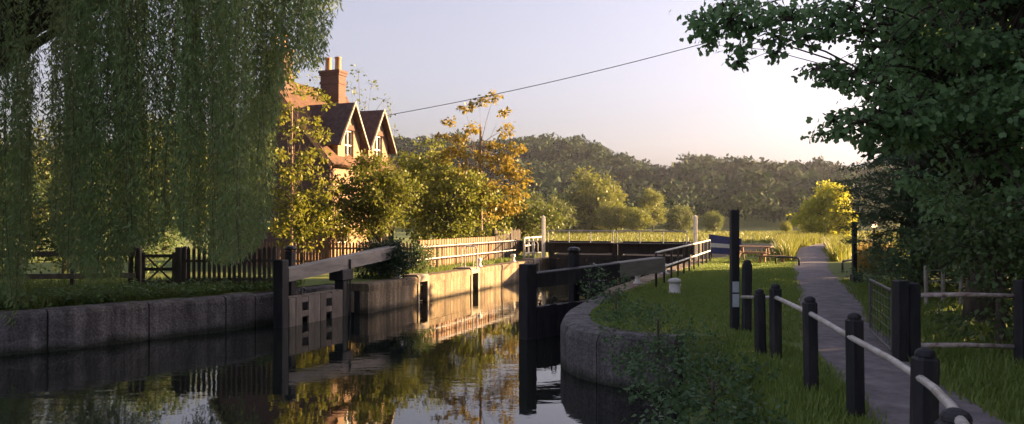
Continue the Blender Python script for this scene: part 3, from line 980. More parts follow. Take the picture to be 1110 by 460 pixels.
for (a, b_, lab) in ((G(841, 287), G(866, 288.5), 'low black hoop barrier on the left of the path'), (G(913, 293), G(925, 291), 'low black hoop barrier on the right of the path')):
    a, b_ = Vector(a), Vector(b_)
    t = empty('hoop_barrier', a, label=lab, cat='barrier', group='hoop barriers by the path')
    d = b_ - a
    hh = .36
    m = MB(); m.tube([(0, 0, -.1), (0, 0, hh - .08), tuple(d * .04 + Vector((0, 0, hh - .02))), tuple(d * .1 + Vector((0, 0, hh))), tuple(d * .9 + Vector((0, 0, hh))), tuple(d * .96 + Vector((0, 0, hh - .02))), tuple(d + Vector((0, 0, hh - .08))), tuple(d + Vector((0, 0, -.1)))], .045, 8)
    m.build('hoop', 'blackmetal', t, smooth=True)

# picnic table, low bench and blue board beyond the lawn
def picnic(p, rz):
    t = empty('picnic_table', p, rz, label='wooden picnic table with sunlit sloping legs behind the notice post', cat='table')
    for k in range(5):
        m = MB(); m.box((0, -.32 + .16 * k, .74), (1.8, .145, .045), ch=.006); m.build('top_plank', 'brownwood', t)
    for s in (-1, 1):
        for k in range(2):
            m = MB(); m.box((0, s * (.62 + .16 * k), .45), (1.8, .145, .045), ch=.006); m.build('bench_plank', 'brownwood', t)
        m = MB(); m.box((s * .6, 0, .405), (.07, 1.56, .09)); m.build('bench_bearer', 'brownwood', t)
        m = MB(); m.box((s * .6, 0, .69), (.072, .78, .08)); m.build('top_bearer', 'brownwood', t)
        for q in (-1, 1):
            m = MB(); m.prism([(s * .6 + .037, q * .22, .70), (s * .6 + .037, q * .33, .70), (s * .6 + .037, q * .72, -.02), (s * .6 + .037, q * .61, -.02)], (.05, 0, 0)); m.build('leg', 'brownwood', t)
pt = G(816, 284); picnic(pt, R(-28))
t = empty('low_bench', G(836, 285.5), R(-8), label='low plank bench end lit by the sun beside the picnic table', cat='bench')
m = MB(); m.box((0, 0, .33), (1.3, .34, .07), ch=.01); m.build('seat', 'brownwood', t)
for s in (-1, 1):
    m = MB(); m.box((s * .5, 0, .12), (.1, .3, .36), ch=.01); m.build('leg', 'brownwood', t)
t = empty('blue_board', P(769, 0, 40.5) * 1, R(8), label='big blue board with a pale band standing by the railing end', cat='board')
t.location.z = 0
bl = 1.75
m = MB(); m.prism([(0, 0, .30), (bl, 0, .18), (bl, 0, 1.05), (0, 0, 1.28)], (0, .09, 0)); m.build('panel', 'blue', t)
m = MB(); m.prism([(.02, -.012, .62), (bl - .02, -.012, .52), (bl - .02, -.012, .72), (.02, -.012, .84)], (0, .01, 0)); m.build('pale_band', 'notice', t)
for x in (.12, bl - .12):
    m = MB(); m.box((x, .14, .42), (.09, .09, 1.2)); m.build('leg', 'darkwood', t)

# ------------------------------------------------------------------ fences of the left bank
def picket_fence(pts, label, hgt, mat, sp=.145, pw=.085, pointed=True, group='garden fences', rails=(.3, .85), th=.022, jit=.02, tall=False):
    a, b_ = Vector((*pts[0], 0)), Vector((*pts[1], 0))
    d = b_ - a
    n = max(2, int(d.length / sp))
    t = empty('picket_fence' if pointed else 'board_fence', a, math.atan2(d.y, d.x), label=label, cat='fence', group=group)
    ms = []
    for v in range(4):
        hh = hgt + random.uniform(-jit, jit)
        m = MB()
        if pointed:
            m.prism([(-pw / 2, 0, .04), (pw / 2, 0, .04), (pw / 2, 0, hh - .08), (0, 0, hh), (-pw / 2, 0, hh - .08)], (0, th, 0))
        else:
            m.box((0, th / 2, hh / 2 + .01), (pw, th, hh - .02))
        me = m.mesh('picket'); me.materials.append(M[mat]); ms.append(me)
    for i in range(n + 1):
        o = link('picket' if pointed else 'board', random.choice(ms), t, (d.length * i / n, -th * (1 + (i % 2 if not pointed else 0)), 0))
        o.rotation_euler = (0, random.uniform(-.012, .012), 0)
    for z in rails:
        m = MB(); m.box((d.length / 2, .03, z), (d.length, .05, .08)); m.build('rail', mat, t)
    k = max(1, round(d.length / 2.2))
    for i in range(k + 1):
        m = MB(); m.box((d.length * i / k, .11, hgt / 2 - .15), (.1, .1, hgt + .3), ch=.01); m.build('post', mat, t)
    return t
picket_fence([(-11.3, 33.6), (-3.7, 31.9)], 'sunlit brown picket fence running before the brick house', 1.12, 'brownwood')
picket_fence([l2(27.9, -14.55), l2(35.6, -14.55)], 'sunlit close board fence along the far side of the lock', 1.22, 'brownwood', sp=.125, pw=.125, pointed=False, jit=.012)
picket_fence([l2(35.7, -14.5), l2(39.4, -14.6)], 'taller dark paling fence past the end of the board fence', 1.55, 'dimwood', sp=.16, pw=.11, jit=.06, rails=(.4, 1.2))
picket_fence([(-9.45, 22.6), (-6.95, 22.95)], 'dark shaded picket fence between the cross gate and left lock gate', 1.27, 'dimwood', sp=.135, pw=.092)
# cross-braced gate
ga, gb = Vector((-10.62, 22.5, 0)), Vector((-9.68, 22.58, 0))
d = gb - ga
t = empty('cross_gate', ga, math.atan2(d.y, d.x), label='small dark wooden gate with crossed braces below the willow', cat='gate')
for z in (.25, .62, 1.0):
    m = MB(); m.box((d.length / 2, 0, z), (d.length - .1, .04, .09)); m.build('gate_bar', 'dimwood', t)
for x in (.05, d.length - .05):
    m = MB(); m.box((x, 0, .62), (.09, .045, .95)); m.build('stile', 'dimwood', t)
for s in (0, 1):
    x0, x1 = (.1, d.length - .1) if s else (d.length - .1, .1)
    m = MB(); m.prism([(x0, -.05 + .025 * s, .25), (x0 + .07, -.05 + .025 * s, .25), (x1 + .07 * (1 if s else 1), -.05 + .025 * s, 1.0), (x1, -.05 + .025 * s, 1.0)], (0, .022, 0)); m.build('brace', 'dimwood', t)
for x, lab in ((-9.58, 'square post on the right of the cross gate'), (-10.74, 'square post on the left of the cross gate')):
    m = MB(); m.box((0, 0, .5), (.16, .16, 1.5), ch=.02)
    o = m.build('gate_post', 'dimwood', None, label=lab, cat='post', group='posts of the cross gate'); o.location = (x, 22.56, 0)
# post and rail
t = empty('post_and_rail_fence', (-14.3, 21.9, 0), label='grey post and rail fence behind the hanging willow', cat='fence')
a, b_ = Vector((0, 0, 0)), Vector((3.35, .6, 0))
for f in (0.13, .55, 1.0):
    m = MB(); m.tube([a.lerp(b_, f) + Vector((0, 0, -.3)), a.lerp(b_, f) + Vector((.03, 0, 1.28))], [.075, .065], 8); m.build('post', 'dimwood', t)
for z in (1.08, .45):
    m = MB(); m.box(tuple(a.lerp(b_, .5) + Vector((.04, -.09, z))), ((b_ - a).length + .3, .05, .15), math.atan2(b_.y, b_.x)); m.build('rail', 'gateplank', t)

# ------------------------------------------------------------------ brick house
HO = LK(28.9, -19.5, 0)
house = empty('brick_house', HO, math.atan2(U[1], U[0]), label='brick house with two steep sunlit gables and tall chimneys', cat='house')
HL, HD, EV, RG = 5.6, 6.0, 4.7, 8.2
def hp(m, name, mat, par=house, **kw): return m.build(name, mat, par, **kw)
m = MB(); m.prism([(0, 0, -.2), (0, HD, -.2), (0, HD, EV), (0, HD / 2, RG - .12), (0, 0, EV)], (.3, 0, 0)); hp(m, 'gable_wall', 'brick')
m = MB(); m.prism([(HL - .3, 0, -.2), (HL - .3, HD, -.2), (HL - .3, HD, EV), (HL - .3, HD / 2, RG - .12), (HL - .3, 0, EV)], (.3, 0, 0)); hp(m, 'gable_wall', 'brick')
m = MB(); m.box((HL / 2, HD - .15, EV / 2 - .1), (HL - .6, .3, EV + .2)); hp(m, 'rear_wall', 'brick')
# front wall with openings
WIN = [(1.1, 1.0, 1.0, 1.5), (3.9, 1.0, 1.0, 1.5)]
def wall_with_holes(x0, x1, z0, z1, holes):
    m = MB()
    xs = sorted({x0, x1, *[w[0] - w[2] / 2 for w in holes], *[w[0] + w[2] / 2 for w in holes]})
    zs = sorted({z0, z1, *[w[1] for w in holes], *[w[1] + w[3] for w in holes]})
    for xa, xb in zip(xs[:-1], xs[1:]):
        for za, zb in zip(zs[:-1], zs[1:]):
            cx_, cz_ = (xa + xb) / 2, (za + zb) / 2
            if any(abs(cx_ - w[0]) < w[2] / 2 and w[1] < cz_ < w[1] + w[3] for w in holes): continue
            m.box((cx_, .15, cz_), (xb - xa, .3, zb - za))
    return m
GA = [(1.5, 1.8), (4.05, 1.8)]      # centre and width of the wall gables
GE, GT = 5.75, 7.25
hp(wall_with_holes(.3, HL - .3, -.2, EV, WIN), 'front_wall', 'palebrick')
def window(par, x, z, w_, hh, y=0.0):
    fr = MB()
    for xx in (-w_ / 2 + .04, 0, w_ / 2 - .04): fr.box((x + xx, y + .10, z + hh / 2), (.07, .06, hh))
    for zz in (.04, hh / 2, hh - .04): fr.box((x, y + .098, z + zz), (w_, .05, .06))
    f = hp(fr, 'window', 'white', par)
    m = MB(); m.box((x, y + .16, z + hh / 2), (w_, .02, hh)); m.build('pane', 'glass', f)
    m = MB(); m.box((x, y - .02, z - .05), (w_ + .2, .2, .09)); m.build('sill', 'cap', f)
    m = MB(); m.box((x, y - .012, z + hh + .1), (w_ + .3, .05, .18)); m.build('lintel', 'brick', f)
for w_ in WIN: window(house, *w_)
# main roof slabs
def slab(par, name, mat, p, t_=.12):
    a, b_, c = Vector(p[0]), Vector(p[1]), Vector(p[2])
    nrm = (b_ - a).cross(c - a).normalized()
    if nrm.z < 0: nrm = -nrm
    m = MB(); m.prism(p, nrm * t_)
    return hp(m, name, mat, par)
ov = .3
sl = (RG - EV) / (HD / 2)
r1 = slab(house, 'roof', 'roof', [(-ov, -ov, EV - ov * sl), (HL + ov, -ov, EV - ov * sl), (HL + ov, HD / 2, RG), (-ov, HD / 2, RG)])
r2 = slab(house, 'roof', 'roof', [(-ov, HD + ov, EV - ov * sl), (HL + ov, HD + ov, EV - ov * sl), (HL + ov, HD / 2, RG), (-ov, HD / 2, RG)])
m = MB(); m.tube([(-ov, HD / 2, RG + .13), (HL + ov, HD / 2, RG + .13)], .11, 8); m.build('ridge_tiles', 'roof', r1)
for sgn in (0, 1):
    for x in (-ov - .03, HL + ov):
        y0, y1 = (-ov, HD / 2) if not sgn else (HD + ov, HD / 2)
        m = MB(); m.prism([(x, y0, EV - ov * sl - .12), (x, y0, EV - ov * sl + .12), (x, y1, RG + .12), (x, y1, RG - .12)], (.03, 0, 0)); m.build('barge_board', 'terracotta', (r1, r2)[sgn])
for cx_, wd in GA:
    x0, x1 = cx_ - wd / 2, cx_ + wd / 2
    yb = (GE - EV) / sl
    ybt = (GT - EV) / sl
    dm = MB()
    # gable face as strips round its window
    wz, wh, ww = 4.72, 1.35, .72
    dm.prism([(x0, -.03, EV), (cx_ - ww / 2, -.03, EV), (cx_ - ww / 2, -.03, wz + wh), (x0, -.03, GE)], (0, .28, 0))
    dm.prism([(x1, -.03, EV), (cx_ + ww / 2, -.03, EV), (cx_ + ww / 2, -.03, wz + wh), (x1, -.03, GE)], (0, .28, 0))
    dm.prism([(x0, -.03, GE + .0), (cx_ - ww / 2, -.03, wz + wh), (cx_ + ww / 2, -.03, wz + wh), (x1, -.03, GE), (cx_, -.03, GT - .1)], (0, .28, 0))
    for xs_ in (x0, x1 - .2):
        dm.prism([(xs_, .25, EV), (xs_, .25, GE), (xs_, yb + .2, GE)], (.2, 0, 0))
    dw = hp(dm, 'dormer', 'palebrick')
    fr = MB()
    for xx in (-ww / 2 + .03, 0, ww / 2 - .03): fr.box((cx_ + xx, .08, wz + wh / 2), (.06, .06, wh))
    for zz in (.03, wh / 2, wh - .03): fr.box((cx_, .078, wz + zz), (ww, .05, .06))
    fr.build('window_frame', 'white', dw)
    m = MB(); m.box((cx_, .13, wz + wh / 2), (ww, .02, wh)); m.build('pane', 'glass', dw)
    m = MB(); m.box((cx_, -.06, wz + wh + .12), (ww + .25, .06, .22)); m.build('lintel', 'brick', dw)
    m = MB(); m.box((cx_, -.07, wz - .05), (ww + .2, .16, .09)); m.build('sill', 'cap', dw)
    o2 = .28
    gs = (GT - GE) / (wd / 2)
    for s in (-1, 1):
        xe = cx_ + s * (wd / 2 + o2)
        ze = GE - o2 * gs
        ye = max(0, (ze - EV) / sl)
        slab(dw, 'dormer_roof', 'darkroof', [(xe, -.35, ze), (cx_, -.35, GT), (cx_, ybt + .15, GT), (xe, ye + .15, ze)], .1)
        m = MB(); m.prism([(xe, -.385, ze - .05), (xe, -.385, ze + .1), (cx_, -.385, GT + .14), (cx_, -.385, GT - .03)], (0, .03, 0)); m.build('barge_board', 'greywood', dw)
def chimney(x, y, z0, z1, wx, wy, pots):
    c = MB(); c.box((x, y, (z0 + z1) / 2), (wx, wy, z1 - z0))
    for k, (dz, g_) in enumerate(((.0, .16), (-.13, .1), (-.55, .07))): c.box((x, y, z1 + dz - .06), (wx + g_, wy + g_, .12))
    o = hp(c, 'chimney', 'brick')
    for dx, dy in pots:
        m = MB(); m.lathe([(.17, 0), (.155, .1), (.14, .56), (.17, .6), (.17, .66), (.12, .68)], (x + dx, y + dy, z1 + .005), 12); m.build('chimney_pot', 'terracotta', o, smooth=True)
chimney(4.0, HD / 2 - .5, 6.9, 9.35, .62, 1.05, [(0, -.28), (0, .28)])
chimney(.45, HD / 2, 7.2, 9.75, .62, 1.0, [(0, -.26), (0, .26)])

# overhead wire and the pole that carries it
pole_p = Vector((18.5, 31.0, 0))
a = Vector(HO) + Vector((U[0] * 6.5 + NV[0] * -2.0, U[1] * 6.5 + NV[1] * -2.0, 7.3)); b_ = pole_p + Vector((0, 0, 12.3))
m = MB(); wp = []
for i in range(25):
    f = i / 24
    q = a.lerp(b_, f); q.z -= 0.55 * 4 * f * (1 - f)
    wp.append(tuple(q - a))
m.tube(wp, .018, 5)
o = m.build('overhead_wire', 'blackmetal', None, label='thin overhead wire crossing the sky from house to trees', cat='wire'); o.location = a
t = empty('utility_pole', pole_p, label='tall wooden pole hidden among the trees holding the wire', cat='pole')
m = MB(); m.tube([(0, 0, -.5), (0, 0, 12.5)], [.16, .11], 10); m.build('shaft', 'bark', t)

# ------------------------------------------------------------------ trees
# weeping willow over the basin
def willow():
    base = Vector((-15.6, 20.6, 0))
    t = empty('weeping_willow', base, label='huge weeping willow hanging over the left bank and water', cat='tree')
    mb = MB()
    mb.tube(bez((0, 0, -.2), (-.2, .1, 3), (.3, -.2, 6.0), 7), [.62, .5, .46, .42, .4, .38, .36, .33], 12)
    # lower outline of the hanging strands: photo column -> row
    LOW = [(-260, 330), (0, 352), (22, 346), (30, 285), (50, 250), (75, 285), (100, 303), (128, 300), (140, 262), (165, 268), (185, 240), (210, 262), (232, 284), (262, 282), (282, 262), (292, 245), (298, 150), (306, 95), (322, 75), (338, 70), (350, 62), (358, 30), (366, 6)]
    def low(px):
        for (a, ya), (b_, yb) in zip(LOW[:-1], LOW[1:]):
            if a <= px <= b_: return ya + (yb - ya) * (px - a) / (b_ - a)
        return 300
    rg = np.random.default_rng(5)
    pos, axs, nrm, shade = [], [], [], []
    tops = []
    groups = []
    for i in range(300):
        px = rg.uniform(-200, 366) if i < 240 else rg.uniform(120, 300)
        d = rg.uniform(16.4, 21.5)
        if px > 285: d = rg.uniform(17.5, 20)
        groups.append((px, d))
    for gx, gd in groups:
        pale = 1 if rg.random() < (.75 if gx < 90 else .38) else 0
        for j in range(rg.integers(4, 9)):
            px = min(gx + rg.normal() * 7, 366); d = gd + rg.normal() * .22
            yb = low(px)
            if px < -40 and rg.random() < .5: continue
            if 33 < px < 54 and rg.random() < .8: continue
            if rg.random() < .45: yb -= rg.random() ** 1.5 * 150 * (1 if yb > 120 else .3)
            bot = P(px, yb, d)
            zt = 9.5 + rg.uniform(-1.2, 1.6)
            zt = max(zt, bot.z + .6)
            ln = zt - bot.z
            n = int(ln / .055)
            tt = np.sort(rg.random(n))
            sway = rg.normal(size=2) * .16
            ph = rg.random() * 6
            x = bot.x + sway[0] * (1 - tt) ** 2 * 2 + .05 * np.sin(tt * 9 + ph)
            y = bot.y + sway[1] * (1 - tt) ** 2 * 2 + .05 * np.cos(tt * 8 + ph)
            z = zt - ln * tt
            shade.append(pale)
            pos.append(np.stack([x, y, z], 1) + rg.normal(size=(n, 3)) * .03)
            an = rg.random(n) * 6.283
            axs.append(np.stack([np.cos(an) * .55, np.sin(an) * .55, -0.75 + .3 * rg.normal(size=n)], 1))
            nrm.append(np.stack([np.cos(an + 1.3), np.sin(an + 1.3), .5 + .6 * rg.normal(size=n)], 1))
            if j == 0: tops.append((x[0], y[0], zt))
            if j < 1:
                k = max(2, n // 14)
                mb.tube([tuple(Vector((x[q], y[q], z[q])) - base) for q in range(0, n, k)], .006, 3, caps=False)
    for q in tops[::3]:
        e = Vector(q) - base
        s_ = Vector((.2, -.1, random.uniform(4.2, 5.8)))
        mid = s_.lerp(e, .55) + Vector((0, 0, 2.2))
        mb.tube(bez(s_, mid, e, 7), [.16 - .018 * k for k in range(8)], 5, caps=False)
    mb.build('trunk', 'bark', t, smooth=True)
    for q, mt in enumerate(('willow_leaf', 'willow_pale')):
        sel = [k for k in range(len(pos)) if shade[k] == q]
        p = np.concatenate([pos[k] for k in sel]) - np.array(base)
        leaves('crown', p, np.concatenate([axs[k] for k in sel]), np.concatenate([nrm[k] for k in sel]), .13 * (.6 + .8 * rg.random(len(p))), mt, t, NARROW)
willow()

# sycamore on the right with long sprays over the lawn
def sycamore():
    base = (9.4, 15.6, 0)
    C = []
    def sp(px, py, r, d=13.4):
        v = P(px, py, d); C.append(((v.x, v.y, v.z), r))
    for px, py, r in [(762, 24, .42), (776, 36, .45), (768, 48, .25), (792, 22, .45), (803, 52, .40), (799, 70, .2), (815, 30, .45), (832, 14, .5), (838, 38, .4), (858, 22, .5), (872, 40, .42), (842, 58, .22), (884, 12, .5), (905, 28, .5), (925, 10, .55), (938, 36, .45), (812, 4, .4), (785, 6, .4),
                      (888, 76, .30), (905, 72, .38), (928, 78, .42), (945, 66, .45), (918, 92, .28), (898, 88, .2), (950, 88, .38),
                      (893, 146, .26), (903, 132, .36), (918, 142, .40), (935, 132, .42), (952, 122, .42), (948, 142, .36), (920, 122, .22), (966, 110, .4), (972, 134, .4), (940, 158, .2)]:
        sp(px, py, r, 13.4 + RNG.normal() * .35)
    rg = np.random.default_rng(21)
    k = 0
    while k < 130:
        px = rg.uniform(952, 1260); py = rg.uniform(-170, 262); d = rg.uniform(12.4, 18.6)
        lim = 950 + 35 * math.sin(py / 31.0) * .6 + (12 if 88 < py < 112 else 0) - (25 if py < 60 else 0)
        if px < lim + 22: continue
        v = P(px, py, d)
        C.append(((v.x, v.y, v.z), rg.uniform(.6, 1.0))); k += 1
    tree('sycamore', 'big sycamore on the right with long leafy sprays against the sky', 'tree', base, C, 7.5, .34, 540, .104, 'maple_leaf', shape=LOBED, flat=.55, sub=10, droop=.8, limb_r=.2, spread=.27)
sycamore()

# dark layered conifer behind the sycamore
C = []
rg = np.random.default_rng(3)
for py in range(176, 300, 13):
    w0 = 936 - 14 * math.sin((py - 170) / 26.0) + (6 if py > 265 else 0)
    for k in range(7):
        px = w0 + k * 14 + rg.uniform(-4, 4)
        v = P(px, py + 6 - k * 3.2 + rg.uniform(-3, 3), 22.5 + rg.uniform(-1.3, 1.3))
        if v.z > .3: C.append(((v.x, v.y, v.z), rg.uniform(.40, .62)))
tree('layered_conifer', 'dark layered evergreen with drooping boughs beside the path sign post', 'tree', (11.9, 23.0, 0), C, 6.0, .25, 900, .12, 'yew_leaf', flat=.28, sub=6, droop=.25, shape=NARROW, limb_r=.2)
v = fill_clumps((7.75, 12.6, 1.6), (1.0, 1.2, 1.35), 22, .5, 77, .3, .2)
tree('elder_bush', 'pale leafy bush at the right edge above the rusty rails', 'bush', (7.9, 12.7, 0), v, 1.6, .09, 520, .1, 'bush_leaf', sub=6)
v = fill_clumps((11.2, 20.4, .9), (2.6, 1.2, 1.0), 34, .55, 78, .3, .1)
tree('bramble_thicket', 'dark undergrowth thicket behind the old wire fence', 'bush', (11.2, 20.4, 0), v, .9, .06, 420, .1, 'alder_leaf', sub=6, group='undergrowth')

# tall trees along the right boundary whose shade falls on the lawn and basin
for i, (x, y, hh, r, lab) in enumerate([(18.9, 31.6, 14.0, 3.6, 'tall dark tree farthest along the right boundary behind the conifer'),
                                        (16.2, 22.5, 13.5, 4.2, 'tall dark tree behind the sycamore crown'),
                                        (16.5, 13.5, 14.5, 4.6, 'tall tree right of the sycamore outside the fence'),
                                        (15.0, 5.0, 14.0, 4.6, 'tall tree on the right boundary level with the viewer'),
                                        (12.5, -4.0, 14.0, 4.6, 'tall tree on the right boundary behind the viewer'),
                                        (10.0, -13.0, 14.0, 4.6, 'tall tree on the right boundary far behind the viewer')]):
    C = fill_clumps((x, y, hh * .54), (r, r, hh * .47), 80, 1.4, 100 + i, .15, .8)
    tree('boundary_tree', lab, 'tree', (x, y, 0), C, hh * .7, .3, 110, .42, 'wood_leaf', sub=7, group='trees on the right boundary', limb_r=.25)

for i, (x, y, lab) in enumerate([(19.2, 33.0, 'added sun-blocking bush at the far end of the boundary'), (17.6, 30.6, 'added sun-blocking bush under the farthest boundary tree'), (16.6, 26.5, 'added sun-blocking bush behind the layered evergreen'), (15.6, 22.0, 'added sun-blocking bush behind the sycamore'), (15.2, 17.6, 'added sun-blocking bush right of the sycamore trunk'),
                                 (14.6, 13.0, 'added sun-blocking bush right of the rusty rails'), (14.2, 8.6, 'added sun-blocking bush right of the nearest posts'), (13.8, 4.0, 'added sun-blocking bush level with the viewer'), (13.0, -.6, 'added sun-blocking bush just behind the viewer'), (12.0, -5.0, 'added sun-blocking bush farther behind the viewer'), (11.0, -9.5, 'added sun-blocking bush at the back of the boundary')]):
    C = fill_clumps((x, y, 3.3), (1.5, 2.7, 3.5), 80, 1.0, 300 + i, .1, .3)  # bushes added along the boundary to keep low sun off the foreground
    tree('sun_block_bush', lab, 'added hedge', (x, y, 0), C, 2.4, .12, 80, .36, 'wood_leaf', sub=7, group='added bushes blocking the low sun', twigs=False)

# left bank garden
def px_tree(name, label, cat, base, lst, d, r, *a, **k):
    C = []
    for q in lst:
        v = P(q[0], q[1], d + RNG.normal() * .5); C.append(((v.x, v.y, v.z), q[2] if len(q) > 2 else r))
    return tree(name, label, cat, base, C, *a, **k)
px_tree('garden_sapling', 'thin golden sapling in front of the brick house', 'tree', (P(316, 238, 31).x, 31, 0),
        [(314, 82, .35), (326, 100, .4), (345, 104, .35), (356, 112, .25), (308, 118, .4), (334, 128, .4), (318, 146, .45), (352, 148, .35), (304, 166, .4), (336, 168, .4), (322, 188, .45), (346, 192, .4), (306, 208, .45), (330, 214, .5), (345, 230, .45), (312, 236, .55), (328, 250, .5), (302, 248, .5), (352, 250, .4), (300, 130, .35), (340, 142, .3), (330, 176, .4), (356, 205, .4), (318, 202, .4), (342, 214, .4), (326, 232, .5), (310, 186, .4), (350, 170, .3)],
        31, .4, 6.6, .07, 520, .16, 'lime_leaf', bark='palebark', sub=6, flat=.9, limb_r=.3)
C = fill_clumps(tuple(P(404, 212, 33.6)), (1.9, 1.3, 1.85), 76, .5, 31, .35, .3)
tree('round_garden_tree', 'round leafy green tree before the sunlit gables', 'tree', (P(412, 238, 33.6).x, 33.6, 0), C, 2.4, .1, 560, .13, 'yellowgreen_leaf', sub=6)
px_tree('golden_ash', 'tall thin tree with golden leaves and a pale trunk', 'tree', (P(521, 238, 41).x, 41, 0),
        [(520, 112, .5), (536, 104, .4), (546, 122, .4), (504, 116, .4), (548, 142, .5), (488, 132, .4), (478, 148, .4), (512, 140, .5), (534, 158, .5), (560, 160, .5), (500, 164, .6), (545, 178, .75), (558, 186, .7), (480, 172, .7), (512, 186, .75), (530, 204, .85), (556, 206, .75), (490, 198, .8), (540, 222, .85), (508, 218, .8), (556, 226, .7), (470, 208, .65), (566, 196, .45), (524, 170, .6), (552, 168, .5), (498, 150, .5), (530, 236, .7)],
        41, .5, 6.9, .13, 480, .18, 'gold_leaf', bark='palebark', sub=7, flat=.6, droop=.5, limb_r=.3)
GARDEN = [('garden_shrub', 'dark green shrub under the golden tree behind the fence', (488, 228), 39.5, (2.8, 1.6, 2.3), 80, .65, 'yellowgreen_leaf', .16),
          ('garden_shrub', 'tall shrub between the round tree and golden tree', (455, 205), 42.0, (1.9, 1.6, 2.9), 60, .7, 'yellowgreen_leaf', .16),
          ('garden_shrub', 'bushy shrub behind the tall dark palings', (562, 236), 47.0, (3.0, 1.8, 1.5), 50, .7, 'olive_leaf', .17),
          ('garden_shrub', 'shrub with yellow tops behind the picket fence', (372, 246), 34.6, (1.6, .6, .9), 26, .45, 'lime_leaf', .12),
          ('garden_shrub', 'golden shrub at the foot of the thin sapling', (328, 234), 31.9, (1.5, .6, 1.5), 50, .42, 'lime_leaf', .13),
          ('garden_shrub', 'dark shrub behind the cross gate under the willow', (150, 250), 26.5, (2.0, 1.0, 1.5), 40, .55, 'bush_leaf', .12),
          ('garden_shrub', 'dark shrub behind the post and rail fence', (70, 245), 26.5, (2.2, 1.2, 1.9), 46, .6, 'bush_leaf', .12),
          ('garden_shrub', 'broad shrub at the far left behind the willow', (-30, 235), 26.5, (2.2, 1.4, 2.4), 46, .7, 'bush_leaf', .14)]
for i, (nm, lab, (px, py), d, rad, n, r, lm_, lf) in enumerate(GARDEN):
    c = P(px, py, d)
    C = fill_clumps(tuple(c), rad, n, r, 50 + i, .3, .15)
    tree(nm, lab, 'shrub', (c.x, c.y, 0), C, max(.5, c.z), .09, 260, lf, lm_, sub=6, group='garden shrubs')
C = fill_clumps((P(420, 238, 27.2).x, 27.2, .62), (.95, .75, .72), 44, .36, 61, .3, .1)
tree('ivy_mound', 'dense dark ivy mound on the left coping beyond the beam', 'shrub', (P(421, 238, 27).x, 27.0, 0), C, .5, .06, 1500, .085, 'ivy_leaf', sub=6)
C = fill_clumps((P(458, 238, 29.6).x, 29.6, .55), (.42, .42, .6), 14, .3, 62, .2, .1)
tree('ivy_post', 'upright sunlit ivy clump before the board fence', 'shrub', (P(458, 238, 29.6).x, 29.6, 0), C, .6, .05, 900, .09, 'bush_leaf', sub=6)
# thin bare-ish tree behind the chimney
px_tree('thin_tree', 'thin open tree showing behind the chimney', 'tree', (P(392, 238, 50).x, 50, 0),
        [(388, 78, .5), (402, 92, .5), (416, 108, .5), (424, 124, .5), (396, 112, .6), (408, 126, .6), (380, 96, .5), (338, 84, .5), (346, 72, .4), (412, 140, .7), (428, 142, .6)],
        50, .5, 8.2, .14, 70, .2, 'olive_leaf', sub=7, flat=.8, limb_r=.3)
# far side of the house: bigger garden trees seen through the willow
for i, (px, d, hh, rad, lab) in enumerate([(180, 52, 9.0, 4.0, 'leafy tree beyond the house seen through the willow'), (40, 46, 8.0, 4.2, 'leafy tree at far left beyond the garden fence'), (-120, 44, 9.0, 4.5, 'leafy tree beyond the left edge of the garden')]):
    c = P(px, 238, d)
    C = fill_clumps((c.x, c.y, hh * .55), (rad, rad, hh * .45), 70, 1.1, 140 + i, .3, .6)
    tree('garden_tree', lab, 'tree', (c.x, c.y, 0), C, hh * .6, .22, 100, .26, 'olive_leaf', sub=6, group='garden trees')

# alder shrubs on the right bank and over the gate
def shrub(lab, lst, base, leaf=.07, per=1150, mat='alder_leaf', name='alder_shrub', **k):
    C = [((v.x, v.y, v.z), r) for v, r in lst]
    return tree(name, lab, 'shrub', base, C, .5, .03, per, leaf, mat, sub=6, flat=.8, crown='foliage', trunk='stems', group='shrubs on the right bank', limb_r=.6, **k)
L1 = [(P(px, py, d), r) for px, py, d, r in [(720, 420, 9.6, .35), (745, 405, 10.0, .38), (770, 398, 10.2, .36), (700, 400, 10.6, .3), (735, 440, 9.0, .36), (765, 430, 9.2, .4), (795, 420, 9.4, .36), (715, 450, 8.6, .28), (750, 462, 8.2, .36), (785, 455, 8.4, .38), (815, 440, 8.8, .33), (825, 412, 10, .28), (800, 400, 10.4, .3), (780, 470, 7.9, .4), (820, 466, 8.0, .35), (690, 422, 10.2, .24), (845, 455, 8.6, .22), (740, 482, 7.6, .4), (790, 490, 7.4, .4)]]
shrub('leafy alder shrub hanging over the water at the bottom of the picture', L1, (2.3, 9.0, -.3))
L2 = [(P(px, py, d), r) for px, py, d, r in [(690, 352, 13.4, .38), (712, 362, 13.0, .38), (672, 342, 13.8, .30), (735, 374, 12.4, .38), (705, 385, 12.3, .36), (755, 380, 12.2, .34), (682, 376, 12.6, .34), (660, 360, 13.3, .24), (770, 370, 12.4, .26), (668, 392, 12.3, .28), (690, 402, 11.9, .34), (720, 398, 11.8, .36), (650, 345, 13.9, .2), (740, 355, 13, .28), (725, 340, 13.6, .24), (700, 330, 14.2, .2)]]
shrub('loose alder shrub over the stone nose with a dead branch', L2, (2.4, 12.9, -.1), leaf=.065, per=1000)
L3 = [(P(px, py, d), r) for px, py, d, r in [(648, 300, 17.8, .3), (660, 315, 17.4, .36), (640, 320, 17.6, .26), (675, 322, 17.2, .34), (655, 334, 17.0, .32), (690, 335, 16.6, .3), (632, 308, 18, .16), (672, 300, 17.6, .2)]]
shrub('small alder shrub growing in front of the right lock gate', L3, (2.25, 17.0, 0), leaf=.075, per=800)

